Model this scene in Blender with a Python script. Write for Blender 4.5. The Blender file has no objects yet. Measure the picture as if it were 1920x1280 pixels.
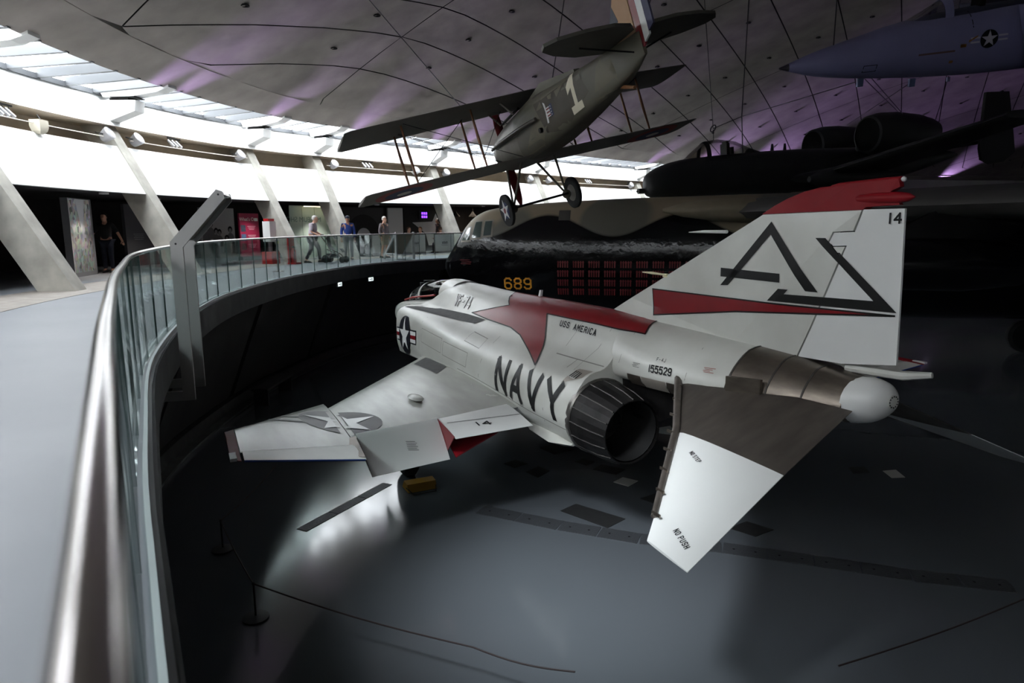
import bpy, bmesh, math, random
import numpy as np
from mathutils import Vector, Matrix
from mathutils.bvhtree import BVHTree
random.seed(7)
scene = bpy.context.scene
col = scene.collection
R = math.radians

# ------------------------------------------------------------------ camera
CAM = Vector((21.3587, -6.2096, 4.5113))
YAW, PITCH, ROLL = 2.694403, -0.165721, -0.005908
fwd = Vector((math.cos(PITCH)*math.cos(YAW), math.cos(PITCH)*math.sin(YAW), math.sin(PITCH)))
rgt = fwd.cross(Vector((0, 0, 1))).normalized()
upv = rgt.cross(fwd)
rr = math.cos(ROLL)*rgt + math.sin(ROLL)*upv
uu = -math.sin(ROLL)*rgt + math.cos(ROLL)*upv
cam_data = bpy.data.cameras.new('camera')
cam = bpy.data.objects.new('camera', cam_data)
col.objects.link(cam)
cam.matrix_world = Matrix(((rr.x, uu.x, -fwd.x, CAM.x), (rr.y, uu.y, -fwd.y, CAM.y), (rr.z, uu.z, -fwd.z, CAM.z), (0, 0, 0, 1)))
cam_data.sensor_width = 36.0
cam_data.lens = 24.0
cam_data.clip_start = 0.02
cam_data.clip_end = 400
cam_data.dof.use_dof = True
cam_data.dof.focus_distance = 11.0
cam_data.dof.aperture_fstop = 2.8
scene.camera = cam

# ------------------------------------------------------------------ daylight, exposure
scene.view_settings.view_transform = 'Standard'
scene.view_settings.look = 'None'
scene.view_settings.gamma = 1.0
scene.view_settings.use_curve_mapping = False
scene.view_settings.exposure = 0.25
world = bpy.data.worlds.new('sky'); scene.world = world
world.use_nodes = True
wn = world.node_tree.nodes; wn.clear()
wo = wn.new('ShaderNodeOutputWorld'); wb = wn.new('ShaderNodeBackground')
wb.inputs[0].default_value = (0.90, 0.95, 1.0, 1); wb.inputs[1].default_value = SKY = 15.0
world.node_tree.links.new(wb.outputs[0], wo.inputs[0])
scene.cycles.use_denoising = True
scene.cycles.use_adaptive_sampling = True
scene.cycles.adaptive_threshold = 0.02
scene.cycles.max_bounces = 8
scene.cycles.diffuse_bounces = 4
scene.cycles.glossy_bounces = 4
scene.cycles.transparent_max_bounces = 24
scene.cycles.sample_clamp_indirect = 8.0
scene.cycles.caustics_reflective = False
scene.cycles.caustics_refractive = False
scene.cycles.blur_glossy = 0.5

# ------------------------------------------------------------------ materials
def lin(c):
    return tuple(((v/255)/12.92 if v/255 <= 0.04045 else (((v/255)+0.055)/1.055)**2.4) for v in c)
MATS = {}
def mat(name, c, rough=0.6, metal=0.0, var=0.0, vscale=3.0, bump=0.0, bscale=30.0, c2=None, emit=None, estr=0.0, spec=0.5, stretch=None, coat=0.0):
    """procedural principled material: colour c (0-255 sRGB) mottled towards c2 by a noise"""
    if name in MATS: return MATS[name]
    m = bpy.data.materials.new(name); m.use_nodes = True
    nt = m.node_tree; b = nt.nodes['Principled BSDF']
    L = lin(c)
    b.inputs['Base Color'].default_value = (*L, 1); b.inputs['Roughness'].default_value = rough
    b.inputs['Metallic'].default_value = metal; b.inputs['Specular IOR Level'].default_value = spec
    b.inputs['Coat Weight'].default_value = coat
    tc = nt.nodes.new('ShaderNodeTexCoord'); vec = tc.outputs['Object']
    if stretch:
        mp = nt.nodes.new('ShaderNodeMapping'); mp.inputs['Scale'].default_value = stretch
        nt.links.new(vec, mp.inputs[0]); vec = mp.outputs[0]
    if var > 0:
        n = nt.nodes.new('ShaderNodeTexNoise'); n.inputs['Scale'].default_value = vscale; n.inputs['Detail'].default_value = 5
        nt.links.new(vec, n.inputs['Vector'])
        r = nt.nodes.new('ShaderNodeValToRGB'); r.color_ramp.elements[0].position = 0.3; r.color_ramp.elements[1].position = 0.72
        d = lin(c2) if c2 else tuple(v*(1-var) for v in L)
        r.color_ramp.elements[0].color = (*d, 1); r.color_ramp.elements[1].color = (*L, 1)
        nt.links.new(n.outputs['Fac'], r.inputs[0]); nt.links.new(r.outputs[0], b.inputs['Base Color'])
        mr = nt.nodes.new('ShaderNodeMapRange'); mr.inputs['To Min'].default_value = min(1, rough*1.25); mr.inputs['To Max'].default_value = rough*0.85
        nt.links.new(n.outputs['Fac'], mr.inputs[0]); nt.links.new(mr.outputs[0], b.inputs['Roughness'])
    if bump > 0:
        n2 = nt.nodes.new('ShaderNodeTexNoise'); n2.inputs['Scale'].default_value = bscale; n2.inputs['Detail'].default_value = 4
        nt.links.new(vec, n2.inputs['Vector'])
        bp = nt.nodes.new('ShaderNodeBump'); bp.inputs['Strength'].default_value = bump; bp.inputs['Distance'].default_value = 0.02
        nt.links.new(n2.outputs['Fac'], bp.inputs['Height']); nt.links.new(bp.outputs[0], b.inputs['Normal'])
    if emit:
        b.inputs['Emission Color'].default_value = (*lin(emit), 1); b.inputs['Emission Strength'].default_value = estr
    MATS[name] = m
    return m
def glass_mat(name, tint=(1, 1, 1), gloss=0.06, rough=0.02):
    """thin pane: tinted see-through with a Fresnel reflection"""
    if name in MATS: return MATS[name]
    m = bpy.data.materials.new(name); m.use_nodes = True; nt = m.node_tree; nt.nodes.clear()
    o = nt.nodes.new('ShaderNodeOutputMaterial'); t = nt.nodes.new('ShaderNodeBsdfTransparent'); g = nt.nodes.new('ShaderNodeBsdfGlossy')
    t.inputs[0].default_value = (*tint, 1); g.inputs['Roughness'].default_value = rough
    fr = nt.nodes.new('ShaderNodeLayerWeight'); fr.inputs[0].default_value = 0.25
    ma = nt.nodes.new('ShaderNodeMath'); ma.operation = 'MULTIPLY_ADD'; ma.inputs[1].default_value = 0.5; ma.inputs[2].default_value = gloss
    mx = nt.nodes.new('ShaderNodeMixShader')
    nt.links.new(fr.outputs['Fresnel'], ma.inputs[0]); nt.links.new(ma.outputs[0], mx.inputs[0])
    nt.links.new(t.outputs[0], mx.inputs[1]); nt.links.new(g.outputs[0], mx.inputs[2]); nt.links.new(mx.outputs[0], o.inputs[0])
    MATS[name] = m
    return m

# ------------------------------------------------------------------ scene helpers
def link(o, parent=None):
    col.objects.link(o)
    if parent is not None: o.parent = parent
    return o
def thing(name, label, cat, M=None, group=None):
    o = bpy.data.objects.new(name, None); o.empty_display_size = 0.2
    if M is not None: o.matrix_world = M
    o['label'] = label; o['category'] = cat
    if group: o['group'] = group
    return link(o)
def tag(o, label, cat, group=None):
    o['label'] = label; o['category'] = cat
    if group: o['group'] = group
    return o
def struct(o):
    o['kind'] = 'structure'; return o
class G:
    """collects shapes; build() links them as one mesh object"""
    def __init__(s): s.v = []; s.f = []; s.mi = []
    def add(s, vs, fs, mi=0):
        b = len(s.v); s.v += [tuple(v) for v in vs]; s.f += [tuple(i+b for i in f) for f in fs]; s.mi += [mi]*len(fs); return s
    def box(s, c, d, M=None, mi=0):
        x, y, z = d[0]/2, d[1]/2, d[2]/2
        vs = [Vector((sx*x, sy*y, sz*z)) for sz in (-1, 1) for sy in (-1, 1) for sx in (-1, 1)]
        if M is not None: vs = [M @ v for v in vs]
        vs = [Vector(c)+v for v in vs]
        return s.add(vs, [(0, 2, 3, 1), (4, 5, 7, 6), (0, 1, 5, 4), (2, 6, 7, 3), (0, 4, 6, 2), (1, 3, 7, 5)], mi)
    def prism(s, poly, ext, mi=0):
        """poly: list of 3D points, extruded by vector ext"""
        n = len(poly); e = Vector(ext)
        vs = [Vector(p) for p in poly]+[Vector(p)+e for p in poly]
        fs = [tuple(range(n))[::-1], tuple(range(n, 2*n))]+[(i, (i+1) % n, (i+1) % n+n, i+n) for i in range(n)]
        return s.add(vs, fs, mi)
    def loft(s, secs, closed=True, cap0=True, cap1=True, mi=0):
        n = len(secs[0]); vs = [p for sec in secs for p in sec]; fs = []
        m = n if closed else n-1
        for k in range(len(secs)-1):
            for i in range(m):
                j = (i+1) % n
                fs.append((k*n+i, k*n+j, (k+1)*n+j, (k+1)*n+i))
        if cap0 and closed: fs.append(tuple(range(n))[::-1])
        if cap1 and closed: fs.append(tuple((len(secs)-1)*n+i for i in range(n)))
        return s.add(vs, fs, mi)
    def tube(s, pts, r, n=8, mi=0, cap=True):
        pts = [Vector(p) for p in pts]; rs = r if isinstance(r, (list, tuple)) else [r]*len(pts)
        secs = []; ref = None
        for i, p in enumerate(pts):
            t = (pts[min(i+1, len(pts)-1)]-pts[max(i-1, 0)]).normalized()
            if ref is None: ref = t.orthogonal().normalized()
            a = (ref-t*ref.dot(t)).normalized(); b = t.cross(a); ref = a
            secs.append([p+(a*math.cos(2*math.pi*k/n)+b*math.sin(2*math.pi*k/n))*rs[i] for k in range(n)])
        return s.loft(secs, True, cap, cap, mi)
    def lathe(s, prof, o=(0, 0, 0), ax=(0, 0, 1), n=20, mi=0, cap=True):
        """prof: (along axis, radius)"""
        ax = Vector(ax).normalized(); a = ax.orthogonal().normalized(); b = ax.cross(a); o = Vector(o)
        secs = [[o+ax*h+(a*math.cos(2*math.pi*k/n)+b*math.sin(2*math.pi*k/n))*max(r, 1e-4) for k in range(n)] for h, r in prof]
        return s.loft(secs, True, cap, cap, mi)
    def ball(s, c, r, n=10, mi=0):
        r = r if isinstance(r, (tuple, list)) else (r, r, r); c = Vector(c); secs = []
        for i in range(n//2+1):
            a = math.pi*i/(n//2); secs.append([c+Vector((r[0]*math.sin(a)*math.cos(2*math.pi*k/n), r[1]*math.sin(a)*math.sin(2*math.pi*k/n), -r[2]*math.cos(a))) for k in range(n)])
        return s.loft(secs, True, False, False, mi)
    def mesh(s, name, mats, smooth=None):
        me = bpy.data.meshes.new(name); me.from_pydata(s.v, [], s.f)
        for m in (mats if isinstance(mats, (list, tuple)) else [mats]): me.materials.append(m)
        me.polygons.foreach_set('material_index', s.mi)
        bm = bmesh.new(); bm.from_mesh(me); bmesh.ops.remove_doubles(bm, verts=bm.verts, dist=1e-5)
        bmesh.ops.recalc_face_normals(bm, faces=bm.faces); bm.to_mesh(me); bm.free()
        if smooth is not None:
            me.polygons.foreach_set('use_smooth', [True]*len(me.polygons)); me.set_sharp_from_angle(angle=R(smooth))
        me.update(); return me
    def build(s, name, mats, parent=None, smooth=None, label=None):
        o = bpy.data.objects.new(name, s.mesh(name, mats, smooth)); link(o, parent)
        if label: o['label'] = label
        return o
def share(name, me, parent=None, M=None):
    o = bpy.data.objects.new(name, me); link(o, parent)
    if M is not None: o.matrix_local = M
    return o
def copy_tree(root, M, label=None):
    r = root.copy(); col.objects.link(r); r.matrix_world = M
    if label: r['label'] = label
    for ch in list(root.children):
        c = ch.copy(); col.objects.link(c); c.parent = r; c.matrix_local = ch.matrix_local.copy()
        for g in list(ch.children):
            d = g.copy(); col.objects.link(d); d.parent = c; d.matrix_local = g.matrix_local.copy()
    return r
def frame(o, x, y, z):
    """matrix from axes"""
    x, y, z = Vector(x).normalized(), Vector(y).normalized(), Vector(z).normalized()
    return Matrix(((x.x, y.x, z.x, o[0]), (x.y, y.y, z.y, o[1]), (x.z, y.z, z.z, o[2]), (0, 0, 0, 1)))
def catmull(P, n):
    P = np.array(P, float); out = []
    for i in range(len(P)-1):
        p0, p1, p2, p3 = P[max(i-1, 0)], P[i], P[i+1], P[min(i+2, len(P)-1)]
        for k in range(n):
            t = k/n; out.append(.5*(2*p1+(-p0+p2)*t+(2*p0-5*p1+4*p2-p3)*t*t+(-p0+3*p1-3*p2+p3)*t**3))
    out.append(P[-1]); return np.array(out)

# ------------------------------------------------------------------ lettering and flat marks
GLYPH = {  # strokes on a 4 x 6 cell
 'A': [[(0, 0), (2, 6), (4, 0)], [(.75, 1.9), (3.25, 1.9)]], 'N': [[(0, 0), (0, 6), (4, 0), (4, 6)]], 'V': [[(0, 6), (2, 0), (4, 6)]], 'Y': [[(0, 6), (2, 2.8), (4, 6)], [(2, 2.8), (2, 0)]],
 'U': [[(0, 6), (0, 1), (1, 0), (3, 0), (4, 1), (4, 6)]], 'S': [[(4, 5), (3, 6), (1, 6), (0, 5), (0, 4), (1, 3.1), (3, 2.9), (4, 2), (4, 1), (3, 0), (1, 0), (0, 1)]],
 'M': [[(0, 0), (0, 6), (2, 2.5), (4, 6), (4, 0)]], 'E': [[(4, 6), (0, 6), (0, 0), (4, 0)], [(0, 3), (3, 3)]], 'R': [[(0, 0), (0, 6), (3, 6), (4, 5), (4, 4), (3, 3), (0, 3)], [(2, 3), (4, 0)]],
 'I': [[(2, 0), (2, 6)]], 'C': [[(4, 5), (3, 6), (1, 6), (0, 5), (0, 1), (1, 0), (3, 0), (4, 1)]], 'F': [[(4, 6), (0, 6), (0, 0)], [(0, 3), (3, 3)]], '-': [[(.8, 3), (3.2, 3)]],
 'J': [[(4, 6), (4, 1), (3, 0), (1, 0), (0, 1)]], 'P': [[(0, 0), (0, 6), (3, 6), (4, 5), (4, 4), (3, 3), (0, 3)]], 'O': [[(1, 0), (0, 1), (0, 5), (1, 6), (3, 6), (4, 5), (4, 1), (3, 0), (1, 0)]], 'H': [[(0, 0), (0, 6)], [(4, 0), (4, 6)], [(0, 3), (4, 3)]],
 'T': [[(0, 6), (4, 6)], [(2, 6), (2, 0)]], 'G': [[(4, 5), (3, 6), (1, 6), (0, 5), (0, 1), (1, 0), (3, 0), (4, 1), (4, 3), (2.4, 3)]], 'W': [[(0, 6), (1, 0), (2, 3.6), (3, 0), (4, 6)]],
 '1': [[(2, 0), (2, 6)]], '2': [[(0, 5), (1, 6), (3, 6), (4, 5), (4, 4), (0, 0), (4, 0)]], '4': [[(3, 0), (3, 6), (0, 2), (4, 2)]], '5': [[(4, 6), (.3, 6), (0, 3.3), (1, 3.8), (3, 3.8), (4, 2.9), (4, 1), (3, 0), (1, 0), (0, 1)]],
 '6': [[(4, 5), (3, 6), (1, 6), (0, 5), (0, 1), (1, 0), (3, 0), (4, 1), (4, 2.3), (3, 3.3), (1, 3.3), (0, 2.4)]], '7': [[(0, 6), (4, 6), (1.4, 0)]],
 '8': [[(1, 3.1), (0, 4), (0, 5), (1, 6), (3, 6), (4, 5), (4, 4), (3, 3.1), (1, 3.1), (0, 2.2), (0, 1), (1, 0), (3, 0), (4, 1), (4, 2.2), (3, 3.1)]],
 '9': [[(0, 1), (1, 0), (3, 0), (4, 1), (4, 5), (3, 6), (1, 6), (0, 5), (0, 3.7), (1, 2.7), (3, 2.7), (4, 3.6)]], ' ': []}
def stroke_polys(txt, h, w, sw, gap, slant=0.0):
    """polygons (u,v) of block lettering: cell height h, width w, stroke sw"""
    out = []; x = 0
    for ch in txt:
        cw = w*(0.35 if ch in 'I1' else 1)
        for st in GLYPH[ch]:
            P = [Vector((x+(p[0]/4 if ch not in 'I1' else .5)*(cw-sw)+sw/2, p[1]/6*(h-sw)+sw/2)) for p in st]
            if ch in '1': P = [Vector((x+cw/2, p[1]/6*(h-sw)+sw/2)) for p in st]
            if ch in 'I': P = [Vector((x+cw/2, p[1]/6*(h-sw)+sw/2)) for p in st]
            for a, b in zip(P[:-1], P[1:]):
                d = (b-a).normalized(); n = Vector((-d.y, d.x))*sw/2; e = d*sw*0.42
                q = [a-e-n, b+e-n, b+e+n, a-e+n]
                out.append([(p.x+slant*p.y, p.y) for p in q])
        x += cw+gap
    return out
def star_poly(r, cx=0, cy=0, rot=90, inner=.382):
    return [(cx+(r if k % 2 == 0 else r*inner)*math.cos(R(rot+36*k)), cy+(r if k % 2 == 0 else r*inner)*math.sin(R(rot+36*k))) for k in range(10)]
def disc_poly(r, cx=0, cy=0, n=36, ry=None):
    return [(cx+r*math.cos(2*math.pi*k/n), cy+(ry or r)*math.sin(2*math.pi*k/n)) for k in range(n)]
def rect_poly(x0, y0, x1, y1): return [(x0, y0), (x1, y0), (x1, y1), (x0, y1)]
def decal(name, polys, m, parent, O, U, V, bvh=None, d=None, eps=0.006, step=0.15, thick=0.0, label=None):
    """flat mark in the plane O + u U + v V; with a bvh it is laid onto the surface along d"""
    bm = bmesh.new(); O, U, V = Vector(O), Vector(U), Vector(V)
    for P in polys:
        f = bm.faces.new([bm.verts.new((p[0], p[1], 0)) for p in P]); f.normal_update()
    bmesh.ops.triangulate(bm, faces=bm.faces[:])
    if bvh is not None:
        us = [v.co.x for v in bm.verts]; vs = [v.co.y for v in bm.verts]
        for ax, lo, hi in ((0, min(us), max(us)), (1, min(vs), max(vs))):
            k = math.floor(lo/step)+1
            while k*step < hi:
                c = [0, 0, 0]; c[ax] = k*step; nrm = [0, 0, 0]; nrm[ax] = 1
                bmesh.ops.bisect_plane(bm, geom=bm.verts[:]+bm.edges[:]+bm.faces[:], plane_co=c, plane_no=nrm); k += 1
    n = U.cross(V).normalized(); dead = []
    if bvh is not None: d = Vector(d).normalized()
    for v in bm.verts:
        p = O+U*v.co.x+V*v.co.y
        if bvh is not None:
            h = bvh.ray_cast(p-d*6, d)
            if h[0] is None: dead.append(v); continue
            nn = h[1] if h[1].dot(d) < 0 else -h[1]
            p = h[0]+nn*eps-d*eps*.5
        else: p = p+n*eps
        v.co = p
    if dead: bmesh.ops.delete(bm, geom=dead, context='VERTS')
    if bvh is not None:
        for f in bm.faces:
            f.smooth = True
    bmesh.ops.triangulate(bm, faces=bm.faces[:])
    me = bpy.data.meshes.new(name); bm.to_mesh(me); bm.free(); me.materials.append(m)
    o = bpy.data.objects.new(name, me); link(o, parent)
    if label: o['label'] = label
    return o
def bvh_of(*objs):
    vs, fs = [], []
    for o in objs:
        b = len(vs); vs += [v.co.copy() for v in o.data.vertices]; fs += [[i+b for i in p.vertices] for p in o.data.polygons]
    return BVHTree.FromPolygons(vs, fs)

# ================================================================== THE BUILDING
W = 3.25                                    # level of the raised walkway above the hall floor
BP = [(42,-7.6),(30,-9.0),(24,-9.46),(21,-9.698),(19.3,-9.825),(17,-9.95),(13.5,-9.98),(9,-9.45),(4.9,-8.35),(-.2,-6.0),(-5.3,-2.3),(-8.4,2.5),(-11.2,9.5),(-14.5,18.5),(-16.8,28),(-17.5,38),(-16.5,50),(-12.5,64),(-4,76),(10,84),(25,88),(42,90)]
B = catmull(BP, 12)                         # foot line of the leaning columns
BT = np.gradient(B, axis=0); BT /= np.linalg.norm(BT, axis=1)[:, None]
BN = np.c_[-BT[:, 1], BT[:, 0]]             # outward, away from the hall
BS = np.r_[0, np.cumsum(np.linalg.norm(np.diff(B, axis=0), axis=1))]
def hz(s):
    t = min(1, max(0, (s-34)/22)); return 1+.062*t*t*(3-2*t)
def ring(s, d=0.0, z=0.0):
    if z > W+.5: z = W+(z-W)*(1 if z < W+1.2 else hz(s))
    x = np.array([np.interp(s, BS, B[:, k]) for k in (0, 1)]); n = np.array([np.interp(s, BS, BN[:, k]) for k in (0, 1)]); n /= np.linalg.norm(n)
    return Vector((x[0]+n[0]*d, x[1]+n[1]*d, z))
def rtan(s):
    return (ring(s+.05)-ring(s-.05)).normalized()
def rout(s):
    t = rtan(s); return Vector((-t.y, t.x, 0))
def s_near(x, y):
    return float(BS[((B-np.array([x, y]))**2).sum(1).argmin()])
def sweep(g, prof, s0, s1, ds=1.0, mi=0, closed=True, cap=True):
    """prof: list of (d, z) or function s -> list"""
    n = max(1, int(math.ceil((s1-s0)/ds)))
    secs = []
    for i in range(n+1):
        s = s0+(s1-s0)*i/n
        secs.append([ring(s, d, z) for d, z in (prof(s) if callable(prof) else prof)])
    g.loft(secs, closed, cap, cap, mi)
SMAX = float(BS[-1])
S1, S2, S3 = 37.87, 43.45, 49.7
SC = [S1-11.6, S1-5.8, S1, S2, S3, 52.7, 59.2, 67.0, 76.6, 84.0, 91.0]
RES = np.arange(0, SMAX, .8)
RE = np.array([ring(s, .5)[:2] for s in RES])
def Dist(x, y):
    p = np.array([x, y]); a = RE[:-1]; ab = RE[1:]-a
    t = np.clip(((p-a)*ab).sum(1)/(ab*ab).sum(1), 0, 1); q = a+ab*t[:, None]; dd = np.hypot(*(p-q).T); i = dd.argmin()
    g = (p-q[i])/max(dd[i], 1e-6); sgn = -1 if (ab[i, 0]*(p[1]-a[i, 1])-ab[i, 1]*(p[0]-a[i, 0])) > 0 else 1
    return dd[i]*sgn, g*sgn, hz(RES[i])
def Hroof(D, h=1.0):
    D = max(0, min(D, 30)); return W+5.0*h+.5*D-D*D/120
c_floor = mat('hall_floor_paint', (90, 94, 99), .11, var=.06, vscale=.35, bump=.03, bscale=2.2)
c_slab = mat('walkway_lino', (138, 141, 146), .38, var=.10, vscale=.5, bump=.02, bscale=8)
c_edge = mat('slab_edge', (62, 62, 64), .6, var=.15)
c_dark = mat('under_wall_panel', (70, 66, 65), .7, var=.12, vscale=.8)
c_black = mat('black_backing', (14, 14, 15), .8, var=.1)
c_white = mat('white_plaster', (236, 236, 234), .65, var=.03, vscale=.7)
c_conc = mat('column_concrete', (190, 186, 176), .8, var=.38, vscale=2.2, bump=.12, bscale=20)
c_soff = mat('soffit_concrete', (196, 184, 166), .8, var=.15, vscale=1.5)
c_roof = mat('roof_concrete', (170, 161, 154), .75, var=.30, vscale=.9, bump=.05, bscale=6)
c_joint = mat('joint_black', (16, 15, 16), .9)
c_steel = mat('brushed_steel', (172, 166, 164), .12, 1.0, var=.05, vscale=8)
c_frame = mat('white_frame', (228, 230, 232), .45)
c_bar = mat('glazing_bar_grey', (86, 88, 91), .5)
g_bal = glass_mat('balustrade_glass', (.885, .948, .938), .05)
g_sky = glass_mat('skylight_glass', (.97, .98, .98), .03)

# hall floor
g = G(); g.add([(-22, -14, 0), (46, -14, 0), (46, 96, 0), (-22, 96, 0)], [(0, 1, 2, 3)])
g.add([(-22, -14, -.3), (46, -14, -.3), (46, 96, -.3), (-22, 96, -.3)], [(3, 2, 1, 0)])
struct(g.build('floor', c_floor))
# walkway
DI = -3.42
g = G(); sweep(g, [(DI-.08, W), (8, W), (8, W-.4), (DI-.08, W-.4)], 0, SMAX, 1.0)
wk = struct(g.build('walkway', c_slab))
g = G(); sweep(g, [(DI-.10, W-.005), (DI-.081, W-.005), (DI-.081, W-.4), (DI-.10, W-.4)], 0, SMAX, .8)
sweep(g, [(DI-.10, W-.4), (DI+.5, W-.4), (DI+.5, W-.41), (DI-.10, W-.41)], 0, SMAX, .8)
g.build('edge_band', c_edge, wk)
g = G(); sweep(g, [(-.5, W), (-.5, W+.006), (.95, W+.006), (.95, W)], S1-12, S3+30, .8)
g.build('stone_strip', mat('stone_strip', (150, 142, 134), .6, var=.25, vscale=5), wk)

# wall under the walkway: leaning panels with dark joints between them
wl = G(); sweep(wl, [(DI+.5, W-.41), (-1.95, .02), (-1.7, .02), (DI+.8, W-.41)], 0, S3+5.2, 1.2); sweep(wl, [(1.7, -.1), (1.9, -.1), (1.9, W-.1), (1.7, W-.1)], 0, SMAX, 1.5)
sweep(wl, [(DI+.5, W-.41), (-1.95, .02), (-1.7, .02), (DI+.8, W-.41)], S3+8.4, SMAX, 1.2)
wl = struct(wl.build('wall_left', c_black))
ribs = [S1-14, S1-8.6, S1-3.2, S1+2.35, S1+8.1, S3+5.0]
ribs2 = [S3+8.4, S3+13, S3+18, S3+23]
for rb in (ribs, ribs2):
    for a, b in zip(rb[:-1], rb[1:]):
        g = G(); sweep(g, [(DI+.34, W-.42), (-2.12, .36), (-1.99, .36), (DI+.46, W-.42)], a+.16, b-.16, .9)
        g.build('wall_panel', c_dark, wl)
g = G(); sweep(g, [(-2.42, 0), (-2.42, .05), (-2.25, .07), (-2.2, .30), (-2.0, .30), (-2.0, 0)], 0, S3+5.0, .8)
struct(g.build('baseboard_left', mat('plinth_stone', (72, 70, 68), .5, var=.35, vscale=4)))
for k in range(14):
    s = S1-6+k*1.5
    g = G(); sweep(g, [(-2.215, .09), (-2.205, .27), (-2.195, .27), (-2.205, .09)], s+.04, s+1.42, .7)
    g.build('plinth_plate', mat('plinth_stone', (72, 70, 68)), bpy.data.objects['baseboard_left'])
# dark doorway under the walkway
g = G(); sweep(g, [(-1.2, 0), (1.6, 0), (1.6, W-.42), (1.5, W-.42), (1.5, .02), (-1.2, .02)], S3+4.6, S3+9.0, .8)
dr = struct(g.build('door_1', c_black))
g = G(); sweep(g, [(1.35, .9), (1.45, .9), (1.45, 2.6), (1.35, 2.6)], S3+5.2, S3+8.2, .8)
g.build('back_panel', mat('tan_board', (150, 120, 80), .7, var=.3), dr)
for s0, s1 in ((S3+4.85, S3+5.15), (S3+8.3, S3+8.6)):
    g = G(); sweep(g, [(DI+.5, W-.42), (-1.85, .02), (-1.3, .02), (DI+1.0, W-.42)], s0, s1, .3); g.build('door_jamb', c_dark, dr)

# glass balustrade along the inner edge
bal = thing('glass_balustrade', 'curved glass balustrade with round steel handrail along the raised walkway', 'railing', Matrix.Translation(ring(S1, DI, W)))
bi = bal.matrix_world.inverted()
def lp(v): return bi @ Vector(v)
s_a, s_b = s_near(21.9, -9.85), S3+32
pts = [lp(ring(s, DI, W+1.04)) for s in np.arange(s_a-1.2, s_b, .35)]
G().tube(pts, .021, 14).build('handrail', c_steel, bal, 40)
for dd in (-.045, .045):
    g = G(); n = int((s_b-s_a)/.5)
    secs = []
    for i in range(n+1):
        s = s_a-1.2+(s_b-s_a+1.2)*i/n
        secs.append([lp(ring(s, DI+dd-.012, W)), lp(ring(s, DI+dd-.012, W+.045)), lp(ring(s, DI+dd+.012, W+.045)), lp(ring(s, DI+dd+.012, W))])
    g.loft(secs); g.build('base_channel', c_frame, bal)
s = s_a-1.2
pw = 1.02
c_clip = mat('pane_edge', (40, 66, 62), .3)
while s < s_b-pw:
    secs = [[lp(ring(q, DI-.008, W+.03)), lp(ring(q, DI-.008, W+1.02)), lp(ring(q, DI+.008, W+1.02)), lp(ring(q, DI+.008, W+.03))] for q in (s+.007, s+pw*.5, s+pw-.007)]
    G().loft(secs, cap0=False, cap1=False).build('glass_pane', g_bal, bal)
    e = [lp(ring(s+pw-.004, DI-.009, W+.03)), lp(ring(s+pw+.004, DI-.009, W+.03)), lp(ring(s+pw+.004, DI+.009, W+.03)), lp(ring(s+pw-.004, DI+.009, W+.03))]
    G().prism(e, (0, 0, .99)).build('pane_joint', c_clip, bal)
    s += pw

# lower fascia, recess, upper beam (white plaster ring above the gallery)
def zfb(s): return W+2.2+.2*min(1, max(0, (s-S3)/22))
KL = .57
def pf(s):
    z = zfb(s)-W; return [(KL*z+.02, W+z), (KL*3.5+.02, W+3.5), (KL*3.5+.22, W+3.5), (KL*z+.22, W+z)]
g = G(); sweep(g, pf, 0, SMAX, 1.0); struct(g.build('trim_1', c_white))
g = G(); sweep(g, lambda s: [(KL*(zfb(s)-W)+.2, zfb(s)+.02), (8, zfb(s)+.02), (8, zfb(s)+.2), (KL*(zfb(s)-W)+.25, zfb(s)+.2)], 0, SMAX, 1.2)
struct(g.build('ceiling_gallery', mat('gallery_ceiling', (44, 44, 46), .8)))
g = G(); sweep(g, [(KL*3.5+.2, W+3.42), (3.3, W+3.42), (3.3, W+4.15), (8, W+4.15), (8, W+3.3), (KL*3.5+.2, W+3.3)], 0, SMAX, 1.2)
struct(g.build('trim_2', c_soff))
g = G(); sweep(g, [(2.08, W+4.05), (3.4, W+4.10), (8, W+4.10), (8, W+4.86), (2.46, W+4.86), (2.44, W+4.78)], 0, SMAX, 1.0)
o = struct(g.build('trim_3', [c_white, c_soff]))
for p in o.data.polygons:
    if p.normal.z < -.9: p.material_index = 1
g = G(); sweep(g, [(7.0, W), (7.2, W), (7.2, W+5), (7.0, W+5)], 0, SMAX, 1.5)
struct(g.build('wall_back', mat('gallery_wall', (58, 56, 56), .8, var=.1)))

# leaning columns with corbel, bearing pad and roof arm
cm = G()
base = [(-.02, -.21), (.74, -.21), (.74, .21), (-.02, .21)]
cm.prism([(d, t, 0) for d, t in base], (KL*4.07, 0, 4.07))
me_col = cm.mesh('shaft', c_conc)
cg = G(); cg.prism([(d, -.22, z) for d, z in [(2.24, 4.14), (1.38, 4.42), (1.34, 4.70), (2.42, 4.72)]], (0, .44, 0)); me_cor = cg.mesh('corbel', c_white)
pg = G(); pg.box((1.85, 0, 4.75), (.55, .34, .05)).box((1.7, 0, 4.785), (.7, .5, .02)); me_pad = pg.mesh('bearing_pad', c_joint)
ag = G(); ag.prism([(d, -.2, z) for d, z in [(2.3, 4.80), (1.5, 4.80), (.7, 4.90), (.35, 5.02), (.35, 5.16), (2.3, 5.30), (2.45, 5.1)]], (0, .4, 0)); me_arm = ag.mesh('roof_arm', c_white)
ordn = ['', '', 'nearest at the left edge, beside the street photo panel', 'second from the left, behind the slanted lectern', 'third from the left, beside the red extinguisher stand', 'fourth from the left, behind the person in the blue jacket', 'fifth from the left, beside the cafe opening', 'sixth from the left, behind the biplane wheels', 'seventh from the left, just before the dark jet nose']
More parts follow.
